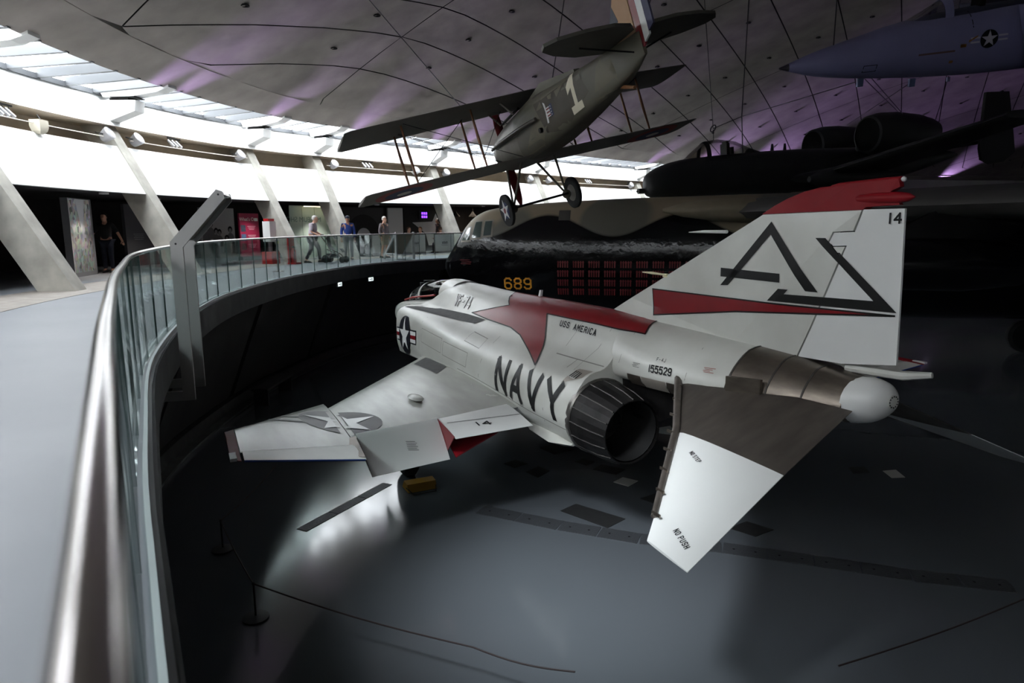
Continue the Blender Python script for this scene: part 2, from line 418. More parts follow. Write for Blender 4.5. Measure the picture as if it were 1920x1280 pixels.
for i, s in enumerate(SC):
    if i > 10: break
    n, t = rout(s), rtan(s)
    M = frame(ring(s, 0, W), n, t, (0, 0, 1)) @ Matrix.Diagonal((1, 1, hz(s), 1))
    if i < 2: lab = 'leaning concrete column behind the left edge of the view'
    elif i < len(ordn): lab = 'leaning grey concrete column, '+ordn[i]
    else: lab = 'leaning concrete column hidden behind the dark attack jet'
    t_ = thing('leaning_column', lab, 'column', M, 'leaning columns along the walkway')
    share('shaft', me_col, t_); share('corbel', me_cor, t_); share('bearing_pad', me_pad, t_); share('roof_arm', me_arm, t_)

# skylight between upper beam and roof edge
sk = struct(bpy.data.objects.new('window_1', None)); link(sk)
g = G(); sweep(g, [(2.40, W+4.86), (2.52, W+4.86), (2.52, W+4.99), (2.40, W+4.99)], 0, SMAX, 1.0); g.build('frame_rail', c_bar, sk)
s = 0.4
bar_list = []
while s < SMAX-1:
    if not any(abs(s-c) < .33 for c in SC[:11]):
        bar_list.append(s)
    s += .97
for s in bar_list:
    if s > S3+34: break
    n, t = rout(s), rtan(s)
    a, b = ring(s, 2.42, 0), ring(s, .45, 0); h5 = 5*(hz(s)-1)
    g = G(); g.prism([a-t*.06+Vector((0, 0, W+4.88+h5)), a-t*.06+Vector((0, 0, W+5.10+h5)), b-t*.06+Vector((0, 0, W+5.24+h5)), b-t*.06+Vector((0, 0, W+5.02+h5))], t*.12)
    g.build('glazing_bar', c_bar, sk)
for a, b in zip(bar_list[:-1], bar_list[1:]):
    if a > S3+34: break
    v = [ring(q, d, z) for q, d, z in ((a+.06, 2.45, W+5.08), (b-.06, 2.45, W+5.08), (b-.06, .42, W+5.22), (a+.06, .42, W+5.22))]
    G().add(v, [(0, 1, 2, 3)]).build('glass_pane', g_sky, sk)

g = G(); sweep(g, [(2.5, W+4.87), (2.5, W+5.1), (.4, W+5.25), (.4, W+5.03)], S3+34.3, SMAX, 1.5); struct(g.build('trim_4', c_roof))
# roof: shallow concrete shell of separate panels
RD, CD = np.array([-.565, .825]), np.array([.825, .565])
RD = RD/np.hypot(*RD); CD = np.array([RD[1], -RD[0]])
QL = [-3.05, -1.15, .55, 2.5, 4.3, 6.3, 8.5, 10.7, 13.0, 15.3]+[17.5+2.2*k for k in range(15)]
PL = [-37.5, -27.5, -17.6, -7.7, 2.0, 12.2, 22.5, 32, 41.2, 51, 61, 71]
DJ = 1.1
def zz(s, d, z):
    v = ring(s, d, 0); v.z = z; return v
# dark backing shell over everything
xs = np.arange(-24, 47, 2.0); ys = np.arange(-16, 98, 2.0)
g = G(); vs = []; fs = []
for y in ys:
    for x in xs:
        D, gr, h = Dist(x, y); vs.append((x, y, Hroof(D, h)+.22 if D > 0 else W+5.6))
nx = len(xs)
def roof_ok(x, y): return Dist(x, y)[0] > 1.5 and x < 46
ok = [roof_ok(v[0], v[1]) for v in vs]
for j in range(len(ys)-1):
    for i in range(nx-1):
        q = (j*nx+i, j*nx+i+1, (j+1)*nx+i+1, (j+1)*nx+i)
        if all(ok[k] for k in q): fs.append(q)
g.add(vs, fs)
ceil = struct(g.build('ceiling', c_joint))
# edge slab from the skylight to the first joint
g = G(); n = 260
secs = []
for i in range(n+1):
    s = SMAX*i/n
    o0, o1, o2, o3 = ring(s, .5, W+5.02), zz(s, .5-DJ+.03, Hroof(DJ, hz(s))), zz(s, .5-DJ+.03, Hroof(DJ, hz(s))+.3), ring(s, .42, W+5.35)
    secs.append([o0, o1, o2, o3])
g.loft(secs); g.build('edge_slab', c_roof, ceil, 30)
g = G()
secs = []
for i in range(n+1):
    s = SMAX*i/n
    secs.append([zz(s, .5-DJ+.1, Hroof(DJ, hz(s))+.1), zz(s, -3.6, Hroof(4.1, hz(s))+.22), zz(s, -3.6, Hroof(4.1, hz(s))+.3), zz(s, .5-DJ+.1, Hroof(DJ, hz(s))+.3)])
g.loft(secs); g.build('edge_backing', c_joint, ceil)
me_sock = G().lathe([(0, .11), (-.03, .11), (-.03, .075), (.02, .07)], n=14).mesh('hanging_socket', c_joint)
def panel(p0, p1, q0, q1, edge=False):
    gp = .025
    nu = max(2, int((p1-p0)/1.2)); nv = 2 if q1-q0 < 4 else 5
    P = []; inside = 0; Dmin = 9
    for a in range(nu+1):
        for b in range(nv+1):
            p = p0+gp+(p1-p0-2*gp)*a/nu; q = q0+gp+(q1-q0-2*gp)*b/nv
            x, y = RD*p+CD*q
            D, gr, h = Dist(x, y)
            if D >= DJ: inside += 1
            else:
                x, y = np.array([x, y])+gr*(DJ-D); D, _, h = Dist(x, y)
            P.append((x, y, Hroof(max(D, DJ), h)))
    if inside < 2: return
    xx = [v[0] for v in P]
    if min(xx) > 44: return
    g = G(); f = [(a*(nv+1)+b, a*(nv+1)+b+1, (a+1)*(nv+1)+b+1, (a+1)*(nv+1)+b) for a in range(nu) for b in range(nv)]
    f = [q for q in f if (Vector(P[q[0]])-Vector(P[q[2]])).length > .05 and (Vector(P[q[1]])-Vector(P[q[3]])).length > .05]
    g.add(P, f)
    o = g.build('roof_panel', c_roof, ceil, 40)
    if q1-q0 < 4:
        for fp in (.27, .77):
            p = p0+(p1-p0)*fp; q = (q0+q1)/2; x, y = RD*p+CD*q; D, _, h = Dist(x, y)
            if D > DJ+.6: share('hanging_socket', me_sock, o, Matrix.Translation((x, y, Hroof(D, h)-.005)))
for p0, p1 in zip(PL[:-1], PL[1:]):
    panel(p0, p1, -12, -3.05)
    for q0, q1 in zip(QL[:-1], QL[1:]):
        c = RD*(p0+p1)/2+CD*(q0+q1)/2
        panel(p0, p1, q0, q1)
# solid end wall far behind the camera
g = G(); g.box((44, 40, 8), (.4, 112, 17)); struct(g.build('wall_front', mat('end_wall', (120, 118, 116), .8, var=.1)))
# sampling portals of the sky light in the glazed ring
def portal(name, M, sx, sy):
    l = bpy.data.lights.new(name, 'AREA'); l.shape = 'RECTANGLE'; l.size = sx; l.size_y = sy; l.cycles.is_portal = True
    o = bpy.data.objects.new(name, l); col.objects.link(o); o.matrix_world = M
s = 1
while s < S3+30:
    c = ring(s+3, 1.45, W+5.3); t = rtan(s+3); n = rout(s+3)
    portal('skylight_daylight', frame(c, t, -n, (0, 0, 1)), 6.2, 2.1); s += 6

# ================================================================== NAVY JET FIGHTER (x aft from the nose, y starboard, z up from the floor)
w_paint = mat('navy_white', (206, 206, 200), .30, var=.10, vscale=1.1, bump=.015, bscale=5, c2=(186, 185, 178))
w_gloss = mat('navy_white_clean', (222, 222, 220), .32, var=.04, vscale=1.5)
gull = mat('wing_light_grey', (186, 186, 180), .24, var=.22, vscale=1.6, bump=.03, bscale=7, stretch=(.7, 2.2, 1))
d_grey = mat('walkway_grey', (84, 84, 84), .7, var=.12, vscale=8)
bare = mat('bare_titanium', (132, 122, 112), .36, .85, var=.45, vscale=3.5, bump=.06, bscale=9, stretch=(1, 1, 3))
bare2 = mat('bare_stabilator', (112, 104, 98), .45, .7, var=.35, vscale=2.0, bump=.03, stretch=(3, 1, 1))
noz_m = mat('nozzle_burnt', (52, 50, 50), .42, .75, var=.5, vscale=5, bump=.1, bscale=18)
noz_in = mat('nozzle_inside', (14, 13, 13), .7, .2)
red_p = mat('squadron_red', (124, 16, 26), .3, var=.12, vscale=1.5)
tip_red = mat('tip_red', (128, 16, 26), .5, spec=.2, var=.12, vscale=2)
blk_p = mat('marking_black', (10, 10, 11), .5, spec=.25)
blue_p = mat('marking_blue', (28, 34, 62), .4)
wht_p = mat('marking_white', (224, 224, 222), .4)
blu_e = mat('blue_edge', (24, 58, 130), .4)
tyre = mat('tyre_rubber', (22, 22, 22), .8, var=.2)
cockpit_glass = glass_mat('canopy_glass', (.55, .58, .60), .14)
panel_ln = mat('panel_line', (128, 126, 120), .6)
F4 = thing('jet_fighter', 'white and grey navy jet fighter with red dorsal stripe parked on the hall floor', 'aircraft', Matrix.Identity(4))

def half_loop(P, n=4):
    """half section points (y, z) from top centre to bottom centre -> closed smooth loop (port and starboard)"""
    Q = catmull(P, n)
    return [(-y, z) for y, z in Q]+[(y, z) for y, z in Q[::-1][1:-1]]
def body(stations, n=4, sub=4):
    X = [s[0] for s in stations]; A = np.array([s[1] for s in stations], float)
    flat = catmull(np.c_[np.array(X), A.reshape(len(X), -1)], sub)
    secs = []
    for row in flat:
        L = half_loop(row[1:].reshape(-1, 2), n); secs.append([(row[0], y, z) for y, z in L])
    return secs
# ---- centre fuselage with the two air intakes
ST = [
 (4.72, [(0,2.72),(.42,2.70),(.62,2.66),(.80,2.59),(1.18,2.58),(1.42,2.42),(1.46,1.95),(1.42,1.55),(1.22,1.36),(0,1.22)]),
 (5.5, [(0,3.12),(.43,3.0),(.66,2.74),(.82,2.60),(1.19,2.565),(1.425,2.39),(1.47,1.95),(1.435,1.58),(1.25,1.40),(0,1.21)]),
 (6.2, [(0,3.21),(.44,3.09),(.68,2.78),(.84,2.60),(1.20,2.55),(1.43,2.36),(1.48,1.95),(1.45,1.60),(1.28,1.44),(0,1.20)]),
 (7.4, [(0,3.19),(.45,3.07),(.72,2.76),(.92,2.58),(1.22,2.48),(1.43,2.28),(1.48,1.92),(1.46,1.64),(1.30,1.48),(0,1.20)]),
 (8.6, [(0,3.18),(.45,3.06),(.74,2.76),(.98,2.52),(1.22,2.38),(1.40,2.18),(1.45,1.90),(1.43,1.65),(1.28,1.50),(0,1.20)]),
 (9.8, [(0,3.19),(.43,3.07),(.70,2.78),(.94,2.52),(1.15,2.35),(1.33,2.14),(1.41,1.86),(1.39,1.60),(1.24,1.44),(0,1.20)]),
 (11.0, [(0,3.20),(.38,3.08),(.62,2.82),(.85,2.56),(1.06,2.38),(1.28,2.15),(1.42,1.84),(1.37,1.52),(1.15,1.30),(0,1.22)]),
 (12.0, [(0,3.20),(.33,3.09),(.55,2.85),(.74,2.60),(.96,2.44),(1.27,2.22),(1.46,1.83),(1.36,1.46),(1.02,1.24),(0,1.26)]),
 (13.2, [(0,3.18),(.30,3.09),(.50,2.88),(.66,2.64),(.82,2.48),(1.14,2.36),(1.43,1.84),(1.25,1.40),(.88,1.24),(0,1.42)])]
g = G(); g.loft(body(ST, 4, 5)); fus = g.build('fuselage', w_paint, F4, 35)
# ---- forward fuselage and radome
NS = [
 (.02, [(0,2.02),(.01,2.02),(.02,2.0),(.02,1.97),(.01,1.95),(0,1.94)]),
 (.45, [(0,2.17),(.14,2.14),(.24,2.06),(.24,1.90),(.14,1.74),(0,1.70)]),
 (1.1, [(0,2.30),(.26,2.26),(.42,2.10),(.44,1.84),(.26,1.54),(0,1.48)]),
 (1.9, [(0,2.40),(.34,2.36),(.55,2.16),(.57,1.84),(.36,1.42),(0,1.34)]),
 (3.0, [(0,2.52),(.42,2.50),(.62,2.34),(.64,1.90),(.42,1.36),(0,1.26)]),
 (4.4, [(0,2.66),(.46,2.64),(.66,2.46),(.66,1.95),(.44,1.34),(0,1.22)]),
 (6.0, [(0,3.05),(.45,2.95),(.66,2.6),(.66,1.95),(.44,1.34),(0,1.21)])]
secs = body(NS, 4, 4)
g = G(); g.loft(secs[8:]); fwd_f = g.build('forward_fuselage', w_paint, F4, 40)
g = G(); g.loft(secs[:9]); g.build('radome', mat('radome_black', (40, 40, 42), .35), F4, 40)
# canopy: two glazed hoods with frames and a fairing
CP = [(1.62, .05, 2.40), (1.97, .30, 2.63), (2.83, .42, 2.93), (3.66, .44, 3.10), (4.42, .44, 3.19), (5.0, .42, 3.22), (5.45, .42, 3.235), (5.9, .42, 3.215)]
def canopy_secs(xs, off=0.0):
    out = []
    for x in xs:
        w = np.interp(x, [c[0] for c in CP], [c[1] for c in CP])+off; h = np.interp(x, [c[0] for c in CP], [c[2] for c in CP])+off
        zb = np.interp(x, [1.6, 3.0, 4.4, 6.0], [2.32, 2.55, 2.72, 2.9])
        out.append([(x, -w*math.cos(a)*1.05, zb+(h-zb)*math.sin(a)**.8 if math.sin(a) > 0 else zb) for a in [math.pi*k/14 for k in range(15)]])
    return out
for nm, x0, x1 in (('windscreen', 1.64, 2.42), ('front_canopy', 2.5, 3.42), ('rear_canopy', 3.56, 5.1)):
    G().loft(canopy_secs(np.linspace(x0, x1, 9)), False).build(nm, cockpit_glass, F4, 60)
for x0, x1 in ((1.60, 1.66), (2.40, 2.52), (3.40, 3.58), (5.08, 5.9)):
    G().loft(canopy_secs(np.linspace(x0, x1, 4), .012), False).build('canopy_frame', w_paint, F4, 60)
for sgn in (-1, 1):
    pts = [(x, sgn*(.46 if x > 2.6 else .32+.1*(x-1.7)), np.interp(x, [1.7, 3.0, 4.4, 5.4], [2.40, 2.60, 2.76, 2.9])) for x in np.linspace(1.75, 4.8, 9)]
    G().tube(pts, .025, 6).build('canopy_rail', mat('rescue_red', (150, 40, 40), .5), F4)
for xs in (2.7, 3.9):
    g = G(); g.box((xs+.35, 0, 2.65), (.12, .5, .7)).box((xs+.1, 0, 2.42), (.5, .5, .12)).box((xs+.36, 0, 3.0), (.1, .3, .12)); g.build('ejection_seat', blk_p, F4)
# intake lips, ramps
for sgn in (-1, 1):
    g = G(); g.prism([(3.7, sgn*.82, 2.5), (5.3, sgn*.82, 2.55), (5.3, sgn*.82, 1.5), (3.9, sgn*.82, 1.55)], (0, -sgn*.05, 0)); g.build('intake_ramp', w_paint, F4)
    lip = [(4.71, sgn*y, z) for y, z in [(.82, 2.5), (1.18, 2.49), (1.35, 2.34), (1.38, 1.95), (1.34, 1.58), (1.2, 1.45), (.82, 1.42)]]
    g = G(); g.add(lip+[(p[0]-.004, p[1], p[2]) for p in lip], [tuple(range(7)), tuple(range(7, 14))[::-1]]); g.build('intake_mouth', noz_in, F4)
    g = G(); g.tube([(4.705, p[1]*1.035, p[2]) for p in lip], .03, 6); g.build('intake_lip', red_p if sgn < 0 else w_paint, F4)
# ---- tail boom, bare metal tail, cone
def boom(x): return [np.interp(x, [11.6, 12.2, 12.8, 13.4, 14, 15.1, 16, 16.75], v) for v in ([3.18, 3.18, 3.17, 3.16, 3.15, 3.12, 3.06, 2.965], [.46, .52, .61, .70, .73, .66, .48, .30], [2.05, 2.15, 2.28, 2.33, 2.36, 2.40, 2.46, 2.53])]
def boom_secs(xs, off=0.0):
    out = []
    for x in xs:
        t, w, b = boom(x); t += off; w += off; b -= off*.3
        out.append([(x, y, z) for y, z in half_loop([(0, t), (w*.42, t-.05*(t-b)/.8), (w*.78, t-.26*(t-b)/.8), (w, t-.52*(t-b)/.8), (w*.96, b+.08), (w*.7, b), (0, b)], 3)])
    return out
g = G(); g.loft(boom_secs(np.linspace(11.6, 15.45, 14))); boomf = g.build('tail_boom', w_paint, F4, 40)
g = G(); g.loft(boom_secs(np.linspace(15.41, 16.74, 10), .012)); boomr = g.build('bare_metal_tail', bare, F4, 40)
for x in (15.42, 15.92, 16.32):
    g = G(); g.loft(boom_secs([x, x+.02], .018)); g.build('panel_seam', mat('seam_dark', (58, 54, 50), .6), F4)
g = G(); g.prism([(15.46, -.605, 2.80), (15.9, -.515, 2.83), (15.9, -.515, 2.60), (15.46, -.605, 2.56)], (0, -.035, 0)); g.build('access_panel', bare, F4)
t, w, b = boom(16.62)
cs = []
for u in np.linspace(0, 1, 8):
    k = math.sqrt(max(0, 1-u**2.2)); zc = 2.73+.06*u
    hh, ww = .235*k+.012, .29*k+.012
    cs.append([(16.72+.37*u, ww*math.cos(a), zc+hh*math.sin(a)) for a in [2*math.pi*q/20 for q in range(20)]])
g = G(); g.loft(cs); g.build('tail_cone', w_gloss, F4, 50)
g = G(); g.prism([(17.088, .075*math.cos(2*math.pi*k/16), 2.79+.07*math.sin(2*math.pi*k/16)) for k in range(16)], (.008, 0, 0)); g.build('cone_cap', w_paint, F4)
g = G()
for k in range(12):
    a = 2*math.pi*k/12; g.box((17.098, .06*math.cos(a), 2.79+.056*math.sin(a)), (.006, .012, .012))
g.build('rivet_ring', blk_p, F4)
# metal side panels under the serial
for x0, x1, mm in ((13.62, 13.95, bare), (13.97, 14.45, mat('bare_pale', (168, 160, 150), .4, .5, var=.2)), (14.47, 15.40, bare)):
    g = G(); secs = []
    for x in np.linspace(x0, x1, 5):
        t, w, b = boom(x); secs.append([(x, -w*.99-.014, b+.15), (x, -w*.965-.016, b+.08), (x, -w*.86-.012, b-.006)])
    g.loft(secs, False); g.build('metal_panel', mm, F4, 40)
g = G(); g.tube([(16.5, .05, 3.03), (17.05, .18, 3.03), (17.3, .24, 3.075)], [.05, .05, .03], 8); g.build('fuel_dump_mast', w_paint, F4)
# ---- nozzles
for sgn in (-1, 1):
    ax = Vector((1, -sgn*.02, -.055)).normalized()
    o = Vector((13.12, sgn*.87, 1.79))
    side = [0]
    g = G(); g.lathe([(0, .56), (.08, .57), (.11, .555), (.11, .48)], o, ax, 32); g.build('nozzle_ring', mat('ring_steel', (120, 116, 112), .35, .9), F4, 30)
    a0 = ax.orthogonal().normalized(); b0 = ax.cross(a0)
    NPT = 16
    for k in range(NPT):
        a1, a2 = 2*math.pi*(k+.04)/NPT, 2*math.pi*(k+.96)/NPT
        g = G(); secs = []
        for h, r, th_ in ((.08, .545, .03), (.3, .54, .03), (.6, .505, .028), (.86, .455, .012)):
            row = []
            for (a, rr_) in ((a1, r), ((a1+a2)/2, r+.004), (a2, r), (a2, r-th_), ((a1+a2)/2, r-th_), (a1, r-th_)):
                row.append(o+ax*h+(a0*math.cos(a)+b0*math.sin(a))*rr_)
            secs.append(row)
        g.loft(secs); g.build('nozzle_petal', noz_m, F4)
    g = G()
    for k in range(NPT):
        a = 2*math.pi*k/NPT; rd = a0*math.cos(a)+b0*math.sin(a)
        g.tube([o+ax*.08+rd*.55, o+ax*.6+rd*.51, o+ax*.84+rd*.46], .012, 5)
    g.build('petal_seal', mat('seal_steel', (70, 67, 66), .4, .9), F4)
    g = G(); g.lathe([(.10, .50), (.82, .425), (.81, .42), (.3, .42), (-.2, .30)], o, ax, 28, cap=False); g.lathe([(-.21, .001), (-.2, .31)], o, ax, 28); g.build('nozzle_inner', noz_in, F4, 40)
    g = G(); g.ball(o+ax*.35, (.05, .17, .17), 10); g.build('flame_holder', noz_in, F4)
g = G(); g.loft([[(x, y, z) for y, z in [(-.5, zt), (.5, zt), (.42, zb), (-.42, zb)]] for x, zt, zb in ((12.6, 2.4, 1.30), (13.3, 2.38, 1.5), (14.2, 2.40, 1.95), (15.0, 2.42, 2.3))]); g.build('keel_fairing', noz_m, F4, 40)
# ---- fin
def slab(name, outline, y_th, m, edge=.3, parent=F4):
    """outline in (x,z); thickness function y_th(x,z) -> half thickness"""
    g = G(); n = len(outline)
    L = [(x, -y_th(x, z), z) for x, z in outline]; Rr = [(x, y_th(x, z), z) for x, z in outline]
    g.add(L, [tuple(range(n))]); g.add(Rr, [tuple(range(n))[::-1]])
    for i in range(n):
        j = (i+1) % n; g.add([L[i], L[j], Rr[j], Rr[i]], [(0, 1, 2, 3)])
    return g.build(name, m, parent)
def fth(x, z):
    le = np.interp(z, [3.05, 3.21, 4.64, 4.95], [11.9, 12.2, 15.28, 16.4]); te = 17.08
    u = min(1, max(0, (x-le)/max(.3, te-le))); k = np.interp(z, [3.0, 4.95], [.11, .05])
    return float(np.interp(u, [0, .08, .3, .6, 1.0], [.008, .45*k, .9*k, k, .012]))
fin_o = [(12.23, 3.205), (12.7, 3.43), (13.24, 3.68), (14.2, 4.135), (15.28, 4.64), (16.0, 4.655), (16.61, 4.66), (16.53, 4.455), (16.30, 4.445), (16.225, 4.285), (16.45, 4.295), (16.36, 4.08), (16.1, 3.43), (15.94, 3.06), (15.0, 3.09), (14.0, 3.13), (13.0, 3.17)]
fin = slab('fin', fin_o, fth, w_paint)
rud_o = [(16.63, 4.665), (17.045, 4.665), (17.07, 4.0), (17.095, 3.16), (16.5, 3.075), (15.96, 3.065), (16.12, 3.43), (16.38, 4.08), (16.47, 4.305), (16.245, 4.295), (16.315, 4.435), (16.55, 4.445)]
rud = slab('rudder', rud_o, lambda x, z: max(.012, fth(x, z)*.97), w_gloss)
# red fin cap with antenna pods
cap_o = [(15.27, 4.645), (15.45, 4.735), (15.65, 4.815), (15.86, 4.875), (16.07, 4.91), (16.46, 4.925), (16.97, 4.945), (16.99, 4.87), (16.9, 4.83), (17.0, 4.70), (16.66, 4.69), (16.62, 4.662), (16.0, 4.657)]
slab('fin_cap', cap_o, lambda x, z: max(.012, fth(x, z)*.95+.01), tip_red)
g = G(); g.lathe([(0, .008), (.08, .04), (.25, .055), (.5, .055), (.6, .04), (.66, .008)], (16.48, -.02, 4.775), (1, 0, -.01), 14); g.build('fin_pod', tip_red, F4, 50)
g = G(); g.lathe([(0, .012), (.1, .03), (.6, .035), (.78, .03)], (16.2, 0, 4.915), (1, 0, .03), 10); g.build('cap_tube', tip_red, F4, 50)
g = G(); g.ball((17.0, 0, 4.94), .026, 8); g.build('tail_light', w_gloss, F4, 50)
g = G(); g.tube([(13.55, -.02, 3.83), (13.2, -.02, 3.84), (12.98, -.02, 3.84)], [.012, .02, .008], 8); g.box((13.5, 0, 3.82), (.1, .03, .05)); g.build('fin_probe', mat('probe_cream', (214, 206, 170), .4), F4)
g = G(); g.tube([(14.72, -.03, 4.44), (14.3, -.03, 4.44), (14.0, -.03, 4.43)], [.022, .02, .005], 8); g.build('pitot_tube', w_gloss, F4)
# ---- flying surfaces
def foil_secs(secs, tc, npts=9):
    """secs: (LE, TE, tc); closed airfoil loops"""
    out = []
    for LE, TE, t in secs:
        LE, TE = Vector(LE), Vector(TE); ch = (TE-LE); c = ch.length
        n = Vector((0, 0, 1)); n = (n-ch.normalized()*n.dot(ch.normalized())).normalized()
        us = [(1-math.cos(math.pi*k/(npts-1)))/2 for k in range(npts)]
        def th(u): return c*t*5*(.2969*math.sqrt(u)-.126*u-.3516*u*u+.2843*u**3-.1036*u**4)+.004
        up = [LE+ch*u+n*th(u) for u in us]; lo = [LE+ch*u-n*th(u)*.7 for u in us[::-1]]
        out.append(up+lo)
    return out
for sgn in (-1, 1):
    def S(p): return (p[0], p[1]*-sgn, p[2])       # tables below are for port (y negative)
    tagside = ''
    zt = 1.60
    secs = foil_secs([(S((6.1, -1.0, zt)), S((11.55, -1.0, zt)), .042), (S((6.8, -1.56, zt)), S((11.62, -1.56, zt)), .042), (S((8.57, -2.9, zt+.01)), S((11.86, -2.9, zt)), .042), (S((10.36, -4.27, zt+.02)), S((12.14, -4.27, zt+.02)), .045)], 0)
    g = G(); g.loft(secs); wing = g.build('inner_wing', gull, F4, 40)
    secs = foil_secs([(S((10.1, -4.30, zt+.03)), S((12.5, -4.30, zt+.03)), .05), (S((12.3, -5.78, zt+.40)), S((13.3, -5.78, zt+.40)), .05)], 0)
    g = G(); g.loft(secs); outer = g.build('outer_wing', gull, F4, 40)
    g = G(); g.loft(foil_secs([(S((12.47, -4.30, zt+.035)), S((13.12, -4.30, zt+.03)), .03), (S((13.28, -5.76, zt+.405)), S((13.62, -5.76, zt+.40)), .04)], 0)); g.build('wing_aileron', mat('aileron_white', (214, 212, 208), .3, var=.1), F4, 40)
    g = G(); g.tube([S((13.125, -4.32, zt+.03)), S((13.625, -5.76, zt+.40))], .012, 6); g.build('trailing_edge_strip', blu_e, F4)
    g = G(); g.loft(foil_secs([(S((12.30, -5.79, zt+.40)), S((13.62, -5.79, zt+.40)), .05), (S((12.46, -5.90, zt+.425)), S((13.60, -5.90, zt+.425)), .035)], 0)); g.build('wing_tip', mat('tip_red', (120, 14, 22), .65, spec=.15), F4, 50)
    g = G(); g.box(S((13.5, -5.87, zt+.425)), (.24, .07, .035)); g.build('tip_light', wht_p, F4)
    # inboard flap and drooped aileron
    g = G(); g.loft(foil_secs([(S((11.48, -1.60, zt+.04)), S((12.58, -1.66, zt-.02)), .06), (S((11.80, -2.88, zt+.04)), S((12.68, -2.93, zt-.02)), .06)], 0)); flap = g.build('flap', w_gloss, F4, 40)
    g = G(); g.prism([S(p) for p in [(11.8, -2.89, zt+.05), (12.64, -2.93, zt), (12.3, -2.91, zt-.30), (11.85, -2.89, zt-.1)]], (0, .012*sgn, 0)); g.build('flap_bay_side', red_p, F4)
    g = G(); g.prism([S(p) for p in [(11.7, -2.2, zt-.02), (12.5, -2.2, zt-.06), (12.45, -2.85, zt-.36), (11.8, -2.85, zt-.1)]], (0, 0, -.02)); g.build('flap_underside', red_p, F4)
    g = G(); g.loft(foil_secs([(S((11.80, -2.91, zt+.06)), S((12.42, -2.93, zt-.40)), .09), (S((12.06, -4.20, zt+.06)), S((12.62, -4.12, zt-.40)), .09)], 0)); ail = g.build('drooped_aileron', w_gloss, F4, 40)
    g = G(); g.prism([S(p) for p in [(12.14, -4.22, zt+.05), (13.05, -4.30, zt+.05), (13.05, -4.38, zt+.06), (12.2, -4.40, zt+.06)]], (0, 0, -.03)); g.build('fold_strip', bare, F4)
    # stabilator: bare inner panel, white outer panel, slotted leading edge
    rLE, rTE, tLE, tTE = (14.60, -.54, 2.63), (16.92, -.36, 2.70), (16.68, -2.63, 1.72), (17.28, -2.67, 1.71)
    mLE, mTE = (15.60, -1.40, 2.26), (17.06, -1.40, 2.255)
    g = G(); g.loft(foil_secs([(S(rLE), S(rTE), .035), (S(mLE), S(mTE), .035)], 0)); g.build('stabilator_inner', bare2, F4, 40)
    g = G(); g.loft(foil_secs([(S(mLE), S(mTE), .035), (S(tLE), S(tTE), .035)], 0)); g.build('stabilator_outer', w_gloss, F4, 40)
    g = G(); g.tube([S((14.52, -.55, 2.66)), S((15.52, -1.38, 2.29)), S((16.5, -2.42, 1.84))], [.05, .045, .03], 8); g.build('stabilator_slat', bare2, F4, 60)
    for k in range(9):
        u = k/8; a = Vector(S((14.53+1.95*u, -.56-1.86*u, 2.655-.80*u))); G().box(a+Vector((.05, 0, .02)), (.12, .014, .03)).build('slat_bracket', bare, F4)
    # landing gear
    X, Y = 9.62, -2.75
    g = G(); g.tube([S((X, Y, 1.5)), S((X, Y, .40))], [.10, .075], 10); g.tube([S((X-.7, Y+.1, 1.45)), S((X, Y, .75))], .04, 8); g.build('main_strut', w_gloss, F4, 40)
    g = G(); g.lathe([(-.12, .24), (-.13, .33), (-.08, .385), (.08, .385), (.13, .33), (.12, .24)], S((X, Y+.02, .385)), (0, 1, 0), 24); g.build('main_tyre', tyre, F4, 40)
    g = G(); g.lathe([(-.14, .02), (-.13, .2), (.13, .2), (.14, .02)], S((X, Y+.02, .385)), (0, 1, 0), 18); g.build('wheel_hub', w_gloss, F4, 40)
    g = G(); g.prism([S(p) for p in [(X-.5, Y-.28, 1.5), (X+.45, Y-.28, 1.5), (X+.35, Y-.33, .65), (X-.35, Y-.33, .65)]], (0, .02, 0)); g.build('gear_door', w_gloss, F4)
    g = G(); g.lathe([(-.08, .12), (-.08, .22), (.08, .22), (.08, .12)], (2.75, sgn*.14, .22), (0, 1, 0), 18); g.build('nose_tyre', tyre, F4, 40)
g = G(); g.tube([(2.75, 0, 1.4), (2.75, 0, .22)], [.07, .05], 10); g.tube([(2.75, -.14, .22), (2.75, .14, .22)], .04, 8); g.tube([(3.5, 0, 1.35), (2.78, 0, .7)], .035, 8); g.build('nose_strut', w_gloss, F4, 40)
g = G(); g.prism([(9.66, -.03, 3.18), (9.74, -.03, 3.18), (9.74, -.015, 3.31), (9.69, -.015, 3.31)], (0, .05, 0)); g.build('blade_antenna', w_gloss, F4)
# small fairing bulges
g = G(); g.ball((10.6, -2.85, 1.70), (.26, .12, .035), 12); g.build('wing_blister', gull, F4, 60)
g = G(); g.loft([[(x, -1.2+y*w, 1.33+z*h) for y, z in ((-1, 0), (-.6, .8), (.6, .8), (1, 0), (0, -1))] for x, w, h in ((11.4, .02, .02), (12.0, .22, .10), (12.7, .26, .10), (13.0, .05, .02))]); g.build('keel_blister', w_paint, F4, 50)

# ================================================================== THE OTHER AIRCRAFT
def ellipse_sec(x, cy, zt, zb, w, n=24, e=2.0):
    zc, h = (zt+zb)/2, (zt-zb)/2
    out = []
    for k in range(n):
        a = 2*math.pi*k/n; c, s = math.cos(a), math.sin(a)
        out.append((x, cy+w*math.copysign(abs(c)**(2/e), c), zc+h*math.copysign(abs(s)**(2/e), s)))
    return out
def resample(tab, n):
    T = np.array(tab, float); return catmull(T, n)
